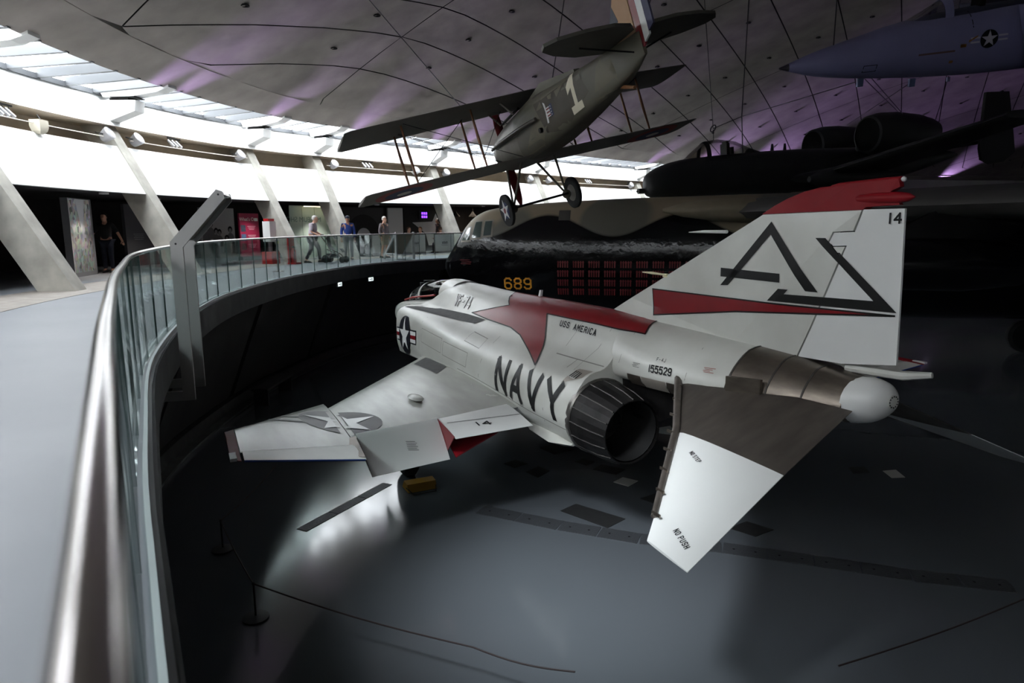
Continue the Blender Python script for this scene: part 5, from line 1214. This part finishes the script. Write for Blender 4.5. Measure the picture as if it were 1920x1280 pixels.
G().lathe([(.25, .08), (.2, .2), (-.1, .24), (-.12, .22)], n=20, cap=False).build('lamp_housing', lampgrey, t, 40); G().tube([(0, 0, .2), (0, 0, .5)], .02, 6).build('hanger', black_m, t); G().lathe([(-.1, .005), (-.09, .21)], n=18).build('lens', mat('added_light_disc', (255, 240, 220)), t)
l = bpy.data.lights.new('spot_beam', 'SPOT'); l.energy = 5200; l.color = (.88, .95, 1.0); l.spot_size = R(32); l.spot_blend = 1.0; l.shadow_soft_size = .9; o = bpy.data.objects.new('spot_beam', l); col.objects.link(o); o.parent = t
zx = (LPOS-LAIM).normalized(); xx_ = Vector((0, 1, 0)).cross(zx).normalized(); o.matrix_local = frame((0, 0, -.2), xx_, zx.cross(xx_), zx)

# ---- lecterns: two bent side plates with an inclined information panel
lect = mat('lectern_grey', (186, 184, 182), .5)
def lectern(M, lab, low, scale=1.0):
    t = thing('slanted_lectern', lab, 'lectern', M)
    for x in (-.36, .36):
        P = [(.0, low), (.13, low), (.13, 1.06), (.60, 1.60), (.585, 1.68), (.52, 1.70), (.0, 1.12)]
        G().prism([(x-.025, y*scale, z*scale) for y, z in P], (.05, 0, 0)).build('side_plate', lect, t)
        if low < 0: G().prism([(x-.025, -.34, low), (x-.025, .13, low), (x-.025, .13, low+.11), (x-.025, -.34, low+.11)], (.05, 0, 0)).build('wall_bracket', lect, t)
        for y, z in ((.06, 1.10), (.54, 1.645)): G().lathe([(0, .012), (.004, .012)], (x-.026 if x < 0 else x+.022, y*scale, z*scale), (1, 0, 0), 8).build('bolt', black_m, t)
    G().prism([(-.335, y*scale, z*scale) for y, z in ((.12, 1.13), (.57, 1.64), (.54, 1.66), (.09, 1.15))], (.67, 0, 0)).build('information_panel', mat('panel_bronze', (120, 112, 100), .35, .3), t)
    G().lathe([(-.36, .04), (.36, .04)], (0, .55*scale, 1.65*scale), (1, 0, 0), 12).build('panel_rod', c_steel, t, 40)
    return t
e = Vector((12.75, -6.52, W)); e2 = Vector((11.95, -6.38, W)); tx = (e2-e).normalized(); ny = Vector((-tx.y, tx.x, 0)); ny = ny if ny.y > 0 else -ny
lectern(frame((e+e2)/2+ny*.2, -tx if (-tx).cross(ny).z > 0 else tx, ny, (0, 0, 1)), 'slanted grey lectern fixed outside the near glass balustrade', -.70)
t = thing('low_lectern', 'low ramp shaped lectern with brown panel on the walkway before the cafe barriers', 'lectern', at(53.3, -2.15, 0))
for x in (-.5, .5):
    G().prism([(x-.03, y, z) for y, z in ((-.66, .16), (-.58, .16), (.08, 1.02), (.08, 1.1), (.02, 1.1))], (.06, 0, 0)).build('slanted_arm', lect, t)
    G().box((x, .05, .54), (.06, .09, 1.08)).build('upright', lect, t); G().box((x, -.62, .12), (.06, .07, .24)).build('front_foot', lect, t); G().box((x, -.29, .24), (.05, .62, .05)).build('low_rail', lect, t)
G().prism([(-.47, y, z) for y, z in ((-.60, .22), (.03, 1.03), (.06, 1.01), (-.57, .20))], (.94, 0, 0)).build('information_panel', mat('panel_brown', (136, 122, 100), .5), t)

# ================================================================== PEOPLE
def skin_obj(J, E, root):
    names = list(J); me = bpy.data.meshes.new('skin'); me.from_pydata([J[n][:3] for n in names], [(names.index(a), names.index(b)) for a, b in E], [])
    o = bpy.data.objects.new('skin', me); col.objects.link(o)
    o.modifiers.new('skin', 'SKIN'); sub = o.modifiers.new('sub', 'SUBSURF'); sub.levels = 2; sub.render_levels = 2
    for i, n in enumerate(names):
        r = J[n][3]; rv = r if isinstance(r, tuple) else (r, r); me.skin_vertices[0].data[i].radius = rv; me.skin_vertices[0].data[i].use_root = (n == root)
    return o
STAND = dict(pelvis=(0, 0, .94, .13), waist=(0, 0, 1.10, .125), chest=(0, 0, 1.30, .14), neck=(.0, 0, 1.47, .055), skull=(.02, 0, 1.60, .07),
 hipL=(0, .09, .88, .095), kneeL=(.04, .1, .50, .062), ankL=(-.02, .1, .09, .042), toeL=(.14, .11, .04, .035), hipR=(0, -.09, .88, .095), kneeR=(.02, -.1, .50, .062), ankR=(-.02, -.1, .09, .042), toeR=(.14, -.11, .04, .035),
 shL=(0, .19, 1.40, .06), elL=(-.04, .25, 1.12, .045), wrL=(.06, .26, .88, .032), paL=(.09, .26, .80, .034), shR=(0, -.19, 1.40, .06), elR=(-.04, -.25, 1.12, .045), wrR=(.06, -.26, .88, .032), paR=(.09, -.26, .80, .034))
EDGES = [('pelvis', 'waist'), ('waist', 'chest'), ('chest', 'neck'), ('neck', 'skull')]+[(a+s, b+s) for s in 'LR' for a, b in (('hip', 'knee'), ('knee', 'ank'), ('ank', 'toe'), ('sh', 'el'), ('el', 'wr'), ('wr', 'pa'))]+[('pelvis', 'hipL'), ('pelvis', 'hipR'), ('chest', 'shL'), ('chest', 'shR')]
def person(lab, M, pose, top, legs, hair, skin=(206, 160, 136), shorts=False, short_sleeve=False, cap=None, shoes=(30, 28, 28), look=0.0, seated=False):
    J = dict(STAND); J.update({k: (*v, STAND[k][3]) for k, v in pose.items()})
    return dict(lab=lab, M=M, J=J, top=top, legs=legs, hair=hair, skin=skin, shorts=shorts, ss=short_sleeve, cap=cap, shoes=shoes, look=look)
def infl(J, keys, k, extra=.0): return {n: (*J[n][:3], J[n][3]*k+extra) for n in keys}
def sub_edges(keys): return [(a, b) for a, b in EDGES if a in keys and b in keys]
walk = dict(kneeL=(.20, .1, .52), ankL=(.22, .1, .09), toeL=(.38, .11, .05), kneeR=(-.02, -.1, .50), ankR=(-.24, -.1, .12), toeR=(-.12, -.11, .04))
push = dict(walk, elL=(.06, .24, 1.14), wrL=(.30, .2, 1.02), paL=(.38, .19, 1.01), elR=(.06, -.24, 1.14), wrR=(.30, -.2, 1.02), paR=(.38, -.19, 1.01), chest=(.06, 0, 1.30), neck=(.09, 0, 1.46), skull=(.13, 0, 1.58), shL=(.06, .19, 1.39), shR=(.06, -.19, 1.39))
arms = dict(elL=(.02, .34, 1.16), wrL=(.10, .46, .96), paL=(.13, .49, .89), elR=(.02, -.34, 1.16), wrR=(.10, -.44, .96), paR=(.13, -.47, .89))
sit = dict(kneeL=(.42, .12, .92), ankL=(.44, .12, .5), toeL=(.58, .12, .46), kneeR=(.42, -.12, .92), ankR=(.44, -.12, .5), toeR=(.58, -.12, .46), elL=(.12, .25, 1.14), wrL=(.34, .16, 1.16), paL=(.42, .14, 1.17), elR=(.12, -.25, 1.14), wrR=(.34, -.16, 1.16), paR=(.42, -.14, 1.17))
def face_to(s, d, ang, z=0.0):
    """ang 0 = along the ring to the right, 90 = towards the hall"""
    n, t_ = rout(s)*-1, rtan(s); f = t_*math.cos(R(ang))+n*math.sin(R(ang)); l_ = Vector((0, 0, 1)).cross(f)
    return frame(ring(s, d, W+z) if z == 0 else ring(s, d, 0)+Vector((0, 0, W+z)), f, l_, (0, 0, 1))
PP = [
 person('grey haired person in a light shirt and dark trousers pushing a stroller', face_to(49.45, -.62, 72), push, (196, 186, 196), (40, 42, 50), (196, 190, 184), short_sleeve=True),
 person('person in a blue jacket, grey trousers and dark cap on the walkway', face_to(51.9, -.35, 130), dict(walk), (34, 60, 128), (132, 134, 136), (40, 34, 30), cap=(24, 28, 48), skin=(176, 128, 104)),
 person('person in a grey hooded top and pale shorts behind the far lectern', face_to(54.0, -.3, 85), dict(ankR=(-.12, -.1, .1), toeR=(.04, -.11, .04)), (112, 104, 108), (182, 172, 150), (196, 188, 184), shorts=True),
 person('person in dark clothes with arms held out beside the street photo panel', face_to(43.75, 3.0, 165), arms, (26, 26, 28), (34, 38, 52), (40, 32, 28), short_sleeve=True, skin=(188, 140, 116)),
 person('brown haired seated person, leftmost of the three behind the cloth barriers', face_to(57.3, 1.9, 80, -.44), sit, (186, 176, 170), (60, 60, 66), (98, 66, 44)),
 person('seated person in a white top, middle of the three behind the cloth barriers', face_to(58.2, 2.1, 170, -.44), sit, (216, 212, 210), (60, 60, 66), (120, 84, 56)),
 person('seated person in a dusty pink top, rightmost of the three behind the barriers', face_to(59.3, 1.9, 270, -.44), sit, (168, 128, 128), (60, 60, 66), (122, 96, 80)),
 person('standing person in a grey top in front of the star wall', face_to(60.4, 3.4, 200), dict(), (96, 90, 92), (40, 40, 44), (36, 30, 28)),
]
for p in PP:
    J = p['J']; p['o_body'] = skin_obj(J, EDGES, 'pelvis')
    tk = ['pelvis', 'waist', 'chest', 'neck', 'shL', 'shR', 'elL', 'elR']+([] if p['ss'] else ['wrL', 'wrR'])
    JT = infl(J, tk, 1.12, .012); JT['neck'] = (*J['neck'][:3], .062)
    p['o_top'] = skin_obj(JT, sub_edges(tk), 'chest')
    lk = ['pelvis', 'hipL', 'hipR', 'kneeL', 'kneeR']+([] if p['shorts'] else ['ankL', 'ankR'])
    JL = infl(J, lk, 1.10, .012 if not p['shorts'] else .018)
    p['o_leg'] = skin_obj(JL, sub_edges(lk), 'pelvis')
bpy.context.view_layer.update()
dgr = bpy.context.evaluated_depsgraph_get()
for p in PP:
    J = p['J']; t = thing('person', p['lab'], 'person', p['M'])
    ms = [bpy.data.meshes.new_from_object(p[k].evaluated_get(dgr)) for k in ('o_body', 'o_top', 'o_leg')]
    sk_m = mat('skin_%d_%d' % p['skin'][:2], p['skin'], .55)
    # head, ears, nose and fingers grown into the body mesh
    g = G(); g.add([v.co for v in ms[0].vertices], [f.vertices[:] for f in ms[0].polygons])
    h = Vector(J['skull'][:3])+Vector((.015, 0, .02)); up_ = Vector((0, 0, 1))
    secs = []
    for z, rx, ry, ox in ((-.125, .035, .03, .035), (-.10, .062, .05, .025), (-.05, .082, .066, .012), (0, .095, .075, .004), (.05, .097, .076, -.004), (.09, .08, .062, -.008), (.112, .045, .036, -.01), (.118, .005, .005, -.01)):
        secs.append([h+Vector((ox+rx*math.cos(a), ry*math.sin(a), z)) for a in [2*math.pi*k/14 for k in range(14)]])
    g.loft(secs); g.ball(h+Vector((.10, 0, -.025)), (.022, .014, .024), 8)
    for sy in (-1, 1): g.ball(h+Vector((0, sy*.078, -.012)), (.018, .008, .03), 8)
    for sd, sy in (('L', 1), ('R', -1)):
        wr, pa = Vector(J['wr'+sd][:3]), Vector(J['pa'+sd][:3]); d = (pa-wr).normalized(); sidev = d.cross(Vector((1, 0, 0))) if abs(d.x) < .8 else d.cross(Vector((0, 0, 1))); sidev.normalize(); curl = d.cross(sidev).normalized()
        for k, ln in enumerate((.07, .08, .076, .06)):
            b0 = pa+d*.02+sidev*(.024-.016*k); g.tube([b0, b0+d*ln*.55+curl*.008, b0+d*ln*.9+curl*.03], [.0095, .009, .006], 6)
        b0 = pa-d*.02+sidev*.03; g.tube([b0, b0+sidev*.03+d*.03, b0+sidev*.03+d*.06], [.011, .010, .006], 6)
    g.build('body', sk_m, t, 80)
    for nm, me, c in (('upper_garment', ms[1], p['top']), ('lower_garment', ms[2], p['legs'])):
        gg = G(); gg.add([v.co for v in me.vertices], [f.vertices[:] for f in me.polygons]); gg.build(nm, mat('cloth_%d_%d_%d' % c, c, .85, var=.15, vscale=9), t, 80)
    hm = mat('hair_%d_%d' % p['hair'][:2], p['hair'], .7, var=.3, vscale=30)
    g = G(); secs = []
    for z, k in ((-.03, 1.0), (.03, 1.07), (.08, 1.0), (.115, .72), (.135, .3), (.14, .02)):
        secs.append([h+Vector((-.018+.098*k*math.cos(a)*(1 if math.cos(a) < 0 or z > .06 else .82), .082*k*math.sin(a), z+(.05 if math.cos(a) > .3 and z < .06 else 0))) for a in [2*math.pi*q/16 for q in range(16)]])
    g.loft(secs, cap0=False); g.build('hair', hm, t, 80)
    for sy in (-1, 1): G().ball(h+Vector((.088, sy*.03, .008)), .009, 6).build('eye', blk_p, t)
    if p['cap']:
        cm_ = mat('cap_cloth', p['cap'], .8); g = G(); g.loft([[h+Vector((-.004+.106*k*math.cos(a), .09*k*math.sin(a), z)) for a in [2*math.pi*q/16 for q in range(16)]] for z, k in ((.035, 1.0), (.09, .98), (.13, .7), (.148, .05))], cap0=False); g.prism([h+Vector(q) for q in ((.07, -.07, .04), (.19, -.05, .025), (.2, 0, .025), (.19, .05, .025), (.07, .07, .04))], (0, 0, .008)); g.build('cap', cm_, t, 60)
    for sd in 'LR':
        a, b = Vector(J['ank'+sd][:3]), Vector(J['toe'+sd][:3]); f = (b-a); f.z = 0; f.normalize(); q = Vector((-f.y, f.x, 0)); c0 = a.copy(); zb = b.z-.04
        g = G(); g.loft([[c0+f*x+q*(w*math.cos(an))+Vector((0, 0, zb-c0.z+hh/2+hh/2*math.sin(an))) for an in [2*math.pi*k/10 for k in range(10)]] for x, w, hh in ((-.07, .03, .07), (-.04, .042, .10), (.04, .045, .11), (.13, .05, .075), (.20, .035, .05), (.22, .01, .03))]); g.build('shoe', mat('shoe_dark', p['shoes'], .6), t, 60)
for p in PP:
    for k in ('o_body', 'o_top', 'o_leg'): bpy.data.objects.remove(p[k])
# stroller pushed by the first person
t = thing('stroller', 'black three wheeled stroller with silver frame on the walkway', 'stroller', face_to(49.45, -.62, 72) @ Matrix.Translation((.75, 0, 0)))
sil = c_steel
for y in (-.2, .2):
    G().tube([(-.38, y*.9, 1.02), (-.1, y, .62), (.02, y, .35), (-.15, y*1.2, .14)], .02, 8).build('frame_tube', sil, t, 40)
    G().tube([(-.15, y, .5), (.25, y, .30), (.40, y*.6, .14)], .02, 8).build('frame_tube', sil, t, 40)
    for x, r_ in ((-.2, .15), (.42, .12)):
        G().lathe([(-.02, r_*.7), (-.025, r_*.95), (0, r_), (.025, r_*.95), (.02, r_*.7)], (x, y*1.2, r_), (0, 1, 0), 20).build('tyre', tyre, t, 40)
        G().lathe([(-.012, .02), (-.01, r_*.72), (.01, r_*.72), (.012, .02)], (x, y*1.2, r_), (0, 1, 0), 14).build('wheel', mat('spoke_grey', (120, 120, 122), .4, .5), t)
G().tube([(-.38, -.18, 1.02), (-.41, 0, 1.03), (-.38, .18, 1.02)], .022, 8).build('handle', black_m, t, 40)
g = G(); g.loft([[(x, y*w, z) for y in (-1, -.5, 0, .5, 1)] for x, z, w in ((-.15, .95, .2), (-.1, .6, .22), (.05, .48, .22), (.32, .52, .2), (.42, .38, .18))], False); g.build('seat_cloth', black_m, t, 60)
g = G(); g.loft([[(-.12+.30*math.sin(a)*r, .22*math.cos(b), .82+.24*math.cos(a)) for b in (0, .8, 1.57, 2.34, 3.14)] for a, r in ((-.2, 1), (.3, 1), (.8, 1), (1.3, 1))], False); g.build('sun_hood', black_m, t, 60)
g = G(); g.box((-.02, 0, .26), (.4, .3, .16)); g.build('storage_basket', black_m, t)

# ================================================================== HALL FLOOR DETAILS
mat_dark = mat('drip_mat_dark', (30, 30, 31), .75, var=.15); mat_pale = mat('drip_mat_pale', (190, 188, 184), .6)
MT = [([(12.32, -1.03), (12.19, -.66), (13.04, -.27), (13.19, -.70)], 'large dark mat on the floor left of the tailplane', 1), ([(11.65, .44), (11.53, .73), (11.80, .87), (11.94, .56)], 'white mat on the floor below the exhaust nozzle', 0), ([(10.42, .38), (10.33, .61), (10.59, .72), (10.70, .47)], 'small dark mat left of the white mat', 1),
 ([(10.93, .47), (10.78, .76), (11.20, 1.01), (11.36, .70)], 'long dark mat just above the white mat', 1), ([(12.48, .42), (12.41, .80), (12.92, .95), (12.99, .57)], 'dark mat half hidden behind the tailplane leading edge', 1), ([(14.0, .93), (13.95, 1.35), (14.35, 1.50), (14.40, 1.08)], 'dark mat showing behind the tailplane trailing edge', 1), ([(9.37, .17), (9.19, .61), (9.76, .80), (9.86, .24)], 'broad dark mat under the wing root', 1),
 ([(10.49, -.73), (10.34, -.38), (10.64, -.30), (10.85, -.66)], 'faint dark mat between wing and large mat', 1), ([(9.9, -.9), (9.8, -.6), (10.1, -.5), (10.2, -.82)], 'faint dark mat nearest the flap', 1), ([(13.41, 5.23), (13.48, 5.50), (13.81, 5.29), (13.72, 5.05)], 'pale mat on the dark floor right of the tail', 0), ([(13.0, 4.81), (13.1, 5.13), (13.35, 4.95), (13.26, 4.63)], 'dark mat beside the pale mat at right', 1)]
for P, lab, dk in MT:
    g = G(); g.prism([(x, y, .002) for x, y in P], (0, 0, .008)); o = g.build('floor_mat', mat_dark if dk else mat_pale); tag(o, lab, 'mat', 'drip mats under the jet')
dp = [(11.68, -2.16), (12.79, -1.30), (13.70, -.48), (14.45, .40), (15.30, 1.25), (16.13, 2.05), (16.89, 2.93)]
ck = mat('chequer_plate', (84, 86, 90), .35, .4, bump=.5, bscale=60)
seg = 0
for a, b in zip(dp[:-1], dp[1:]):
    a, b = Vector((*a, 0)), Vector((*b, 0)); d = (b-a).normalized(); q = Vector((-d.y, d.x, 0))*.17
    for k in range(2):
        u, v = a+(b-a)*k/2+d*.01, a+(b-a)*(k+1)/2-d*.01
        g = G(); g.prism([tuple(u-q+Vector((0, 0, .001))), tuple(v-q+Vector((0, 0, .001))), tuple(v+q+Vector((0, 0, .001))), tuple(u+q+Vector((0, 0, .001)))], (0, 0, .006)); o = g.build('duct_cover', ck, bpy.data.objects['floor'])
        for h_ in (.25, .75):
            c = u+(v-u)*h_; G().lathe([(0, .018), (.002, .018)], (c.x, c.y, .0075), (0, 0, 1), 8).build('lifting_hole', blk_p, o)
# second drain strip by the left wing
a, b = Vector((11.2, -4.9, 0)), Vector((9.9, -3.2, 0)); d = (b-a).normalized(); q = Vector((-d.y, d.x, 0))*.10
for k in range(3):
    u, v = a+(b-a)*k/3+d*.01, a+(b-a)*(k+1)/3-d*.01
    G().prism([tuple(u-q+Vector((0, 0, .001))), tuple(v-q+Vector((0, 0, .001))), tuple(v+q+Vector((0, 0, .001))), tuple(u+q+Vector((0, 0, .001)))], (0, 0, .006)).build('drain_grating', ck, bpy.data.objects['floor'])
rope_m = mat('barrier_rope', (40, 26, 26), .7)
st_pts = [(12.75, -5.75, 'low dark rope post beside the balustrade foot'), (11.2, -6.0, 'low dark rope post under the walkway edge'), (15.3, -3.9, 'low dark rope post on the open floor below the view')]
for x, y, lab in ((13.4, -5.75, 'low dark rope barrier post at the bottom left of the floor'), (11.35, -6.0, 'low dark rope barrier post close to the plinth'), (15.9, 12.0, 'low dark rope barrier post in the shade at far right')):
    t = thing('rope_post', lab, 'barrier post', Matrix.Translation((x, y, 0)), 'low rope barrier posts')
    G().lathe([(0, .15), (.02, .15), (.04, .04)], n=18).build('base', black_m, t, 40); G().lathe([(.03, .012), (.42, .012), (.44, .02), (.46, .012)], n=10).build('post', black_m, t, 40)
for P, lab in (([(9.3, -5.0, .45), (11.35, -6.0, .44)], 'thin dark barrier rope leading towards the left wing'), ([(11.35, -6.0, .44), (13.4, -5.75, .44)], 'thin dark barrier rope between the two posts at left'), ([(13.4, -5.75, .44), (15.6, -3.9, .40), (16.4, -3.2, .42)], 'thin dark barrier rope crossing the floor at bottom'), ([(17.4, -.9, .40), (17.5, 2.4, .42)], 'thin dark barrier rope crossing the floor at bottom right')):
    a = Vector(P[0]); pts = []
    for u, v in zip(P[:-1], P[1:]):
        for k in range(9):
            c = Vector(u).lerp(Vector(v), k/8); c.z -= .05*math.sin(math.pi*k/8); pts.append(c)
    g = G(); g.tube(pts, .009, 6); tag(g.build('barrier_rope', rope_m), lab, 'rope', 'barrier ropes on the hall floor')
t = thing('wheel_chock', 'yellow wheel chock behind the jet main wheel', 'chock', Matrix.Translation((10.35, -2.75, 0)))
g = G(); g.loft([[(-.18, y, .01), (.18, y, .01), (.12, y, .14), (-.06, y, .16)] for y in (-.26, .26)]); g.build('wedge', mat('chock_yellow', (168, 122, 26), .6, var=.2), t); G().tube([(.1, -.27, .08), (.3, -.2, .02), (.3, .2, .02), (.1, .27, .08)], .01, 6).build('chock_rope', black_m, t)
t = thing('low_bench', 'dark low bench standing against the plinth at left', 'bench', at(41.6, -2.75, 0) @ Matrix.Translation((0, 0, -W)))
G().box((0, 0, .42), (1.9, .42, .06)).build('seat', c_dark, t)
for x in (-.85, .85): G().box((x, 0, .2), (.06, .38, .40)).build('leg', c_dark, t)
for s, lab in ((S3+4.9+.0, 'lit exit sign left of the dark doorway below the walkway'), (S3+8.2, 'lit exit sign right of the dark doorway below the walkway')):
    pass
for s, lab in ((46.6, 'small lit exit sign under the walkway edge, left of the pair'), (49.45, 'small lit exit sign under the walkway edge, right of the pair')):
    t = thing('exit_sign', lab, 'sign', at(s, -3.05, 0) @ Matrix.Translation((0, 0, -.56)), 'lit exit signs under the walkway')
    G().box((0, 0, 0), (.34, .05, .16)).build('sign_case', c_frame, t); G().box((0, .028, 0), (.30, .005, .12)).build('lit_face', mat('exit_lit', (230, 240, 240), .4, emit=(225, 240, 240), estr=1.2), t)
    G().box((-.06, .032, 0), (.05, .003, .08)).build('running_figure', mat('exit_green', (20, 90, 70), .5), t); G().box((.05, .032, 0), (.09, .003, .03)).build('arrow', mat('exit_green', (20, 90, 70)), t); G().box((0, 0, .11), (.02, .02, .08)).build('hanger', black_m, t)

# ================================================================== SUSPENSION CABLES
cab = mat('steel_cable', (70, 68, 72), .4, .7)
def cable(name, pts, r, lab, gr):
    g = G(); g.tube(pts, r, 6); o = tag(g.build(name, cab), lab, 'cable', gr); return o
def roof_z(x, y):
    D, _, h = Dist(x, y); return Hroof(max(D, 0), h)
def up_to_roof(p, dx=0, dy=0): return (p[0]+dx, p[1]+dy, roof_z(p[0]+dx, p[1]+dy))
def bw(p): return SM @ Vector(p)
for p, dx, dy, lab in (((1.3, -1.25, .80), -6.3, -.4, 'thin cable from the left upper biplane wing to the roof'), ((1.3, 2.75, .82), -1.5, 3.0, 'thin cable from the right upper biplane wing to the roof'), ((2.9, 0, .6), .3, .8, 'thin cable from the biplane cockpit to the roof'), ((5.4, 0, .4), -1.0, -.6, 'thin cable from the biplane tail to the roof, left one'), ((5.6, 0, .4), .6, 1.4, 'thin cable from the biplane tail to the roof, right one')):
    q = bw(p); cable('suspension_cable', [q, up_to_roof(q, dx, dy)], .010, lab, 'biplane suspension cables')
def aw(p): return AM @ Vector(p)
q = aw((3.4, 0, 1.9)); cable('suspension_cable', [aw((4.3, 0, .8)), aw((4.3, 0, 2.2)), up_to_roof(aw((4.3, 0, 2.2)), .1, 0)], .022, 'vertical steel cable rising from the attack jet cockpit to the roof', 'attack jet suspension cables')
cable('suspension_cable', [aw((3.0, 0, 1.3)), aw((3.0, 0, 1.75))], .016, 'short steel cable above the attack jet canopy', 'attack jet suspension cables')
cable('suspension_cable', [aw((3.0, 0, 1.78)), aw((4.3, 0, 2.2)), EM @ Vector((2.4, 0, -.6))], .014, 'slanting steel cable from the attack jet canopy up to the grey fighter', 'attack jet suspension cables')
cable('suspension_cable', [aw((3.0, 0, 1.78)), up_to_roof(aw((3.0, 0, 1.78)), 2.4, -3.0)], .014, 'slanting steel cable from the attack jet canopy towards the biplane', 'attack jet suspension cables')
t = thing('cable_shackle', 'steel ring shackle joining the cables above the attack jet canopy', 'shackle', Matrix.Translation(aw((3.0, 0, 1.78))))
g = G(); g.tube([(.13*math.cos(2*math.pi*k/14), .05*math.sin(2*math.pi*k/14), .13*math.sin(2*math.pi*k/14)) for k in range(15)], .025, 6); g.build('ring', cab, t, 40); G().box((0, 0, -.16), (.06, .06, .08)).build('clevis', cab, t)
cable('suspension_cable', [EM @ Vector((2.4, 0, -.5)), aw((10.4, -1.6, 1.9))], .012, 'steel cable from the grey fighter down to the near engine nacelle', 'fighter cables')
cable('suspension_cable', [EM @ Vector((2.6, 0, -.5)), aw((11.2, -1.2, 1.75))], .012, 'second steel cable from the grey fighter nose towards the nacelle', 'fighter cables')
cable('suspension_cable', [EM @ Vector((3.9, 0, -.8)), aw((10.2, .9, 1.9))], .012, 'steel cable from the grey fighter belly to the far nacelle', 'fighter cables')
cable('suspension_cable', [EM @ Vector((4.9, 0, -.8)), aw((12.2, -1.6, 1.5))], .012, 'steel cable from the grey fighter belly to the attack jet tail', 'fighter cables')
cable('suspension_cable', [EM @ Vector((1.5, 0, .4)), up_to_roof(EM @ Vector((1.5, 0, .4)), -.3, .4)], .016, 'steel cable from the grey fighter nose up to the roof', 'fighter cables')

# ================================================================== marks and fittings hang under the part they sit on
RULES = {
 'jet_fighter': {'red_stripe': 'fuselage', 'walkway_patch': 'fuselage', 'navy_lettering': 'fuselage', 'ship_lettering': 'fuselage', 'squadron_shadow': 'fuselage', 'squadron_lettering': 'fuselage', 'exhaust_grille': 'fuselage', 'louvre': 'fuselage', 'insignia_border': 'fuselage', 'serial_number': 'tail_boom', 'type_lettering': 'tail_boom', 'fin_stripe': 'fin', 'fin_letter_a': 'fin', 'fin_letter_j': 'fin', 'rudder_number': 'rudder', 'fin_pod': 'fin_cap', 'cap_tube': 'fin_cap', 'tail_light': 'fin_cap', 'nozzle_petal': 'nozzle_ring', 'petal_seal': 'nozzle_ring', 'nozzle_inner': 'nozzle_ring', 'flame_holder': 'nozzle_ring', 'rivet_ring': 'tail_cone', 'cone_cap': 'tail_cone', 'flap_number': 'flap', 'flap_seam': 'flap', 'wheel_hub': 'main_tyre', 'slat_bracket': 'stabilator_slat', 'tip_light': 'wing_tip', 'trailing_edge_strip': 'wing_aileron'},
 'heavy_bomber': {'nose_number': 'fuselage', 'mission_mark': 'fuselage', 'top_hatch': 'fuselage', 'warning_text': 'fuselage', 'red_stencil': 'fuselage', 'cockpit_window': 'window_frame'},
 'attack_jet': {'engine_fan': 'engine_nacelle'},
 'grey_fighter': {'insignia_disc': 'fuselage', 'insignia_bar': 'fuselage', 'insignia_star': 'fuselage', 'hatch_outline': 'fuselage', 'brown_stripe': 'fuselage', 'yellow_mark': 'fuselage', 'door_seam': 'fuselage'},
 'biplane': {'number_one': 'fuselage', 'hat_brim': 'fuselage', 'hat_crown': 'fuselage', 'hat_stripe': 'fuselage', 'hat_band': 'fuselage', 'hat_star': 'fuselage', 'camouflage_patch': 'fuselage', 'camouflage_shade': 'fuselage', 'side_port': 'fuselage', 'roundel': 'lower_wing', 'wheel_disc': 'tyre', 'wheel_star': 'tyre', 'hub_disc': 'tyre', 'fin_camouflage': 'fin'},
 'flood_lamp': {'lens': 'lamp_housing'}, 'added_spotlight': {'lens': 'lamp_housing'}, 'person': {'eye': 'body'}, 'stroller': {'wheel': 'tyre'}, 'event_sign': {'sign_title': None, 'sign_picture': 'sign_board', 'sign_line': 'sign_board', 'sign_emblem': 'sign_board'}, 'fire_extinguisher': {'hose': 'cylinder', 'valve': 'cylinder'}}
def centre(o):
    b = [Vector(c) for c in o.bound_box]; return sum(b, Vector())/8
for root in [o for o in col.objects if o.parent is None]:
    rule = RULES.get(root.name.split('.')[0])
    if not rule: continue
    kids = list(root.children)
    for o in kids:
        target = rule.get(o.name.split('.')[0])
        if not target: continue
        c = [k for k in kids if k.name.split('.')[0] == target]
        if c: o.parent = min(c, key=lambda k: (centre(k)-centre(o)).length)
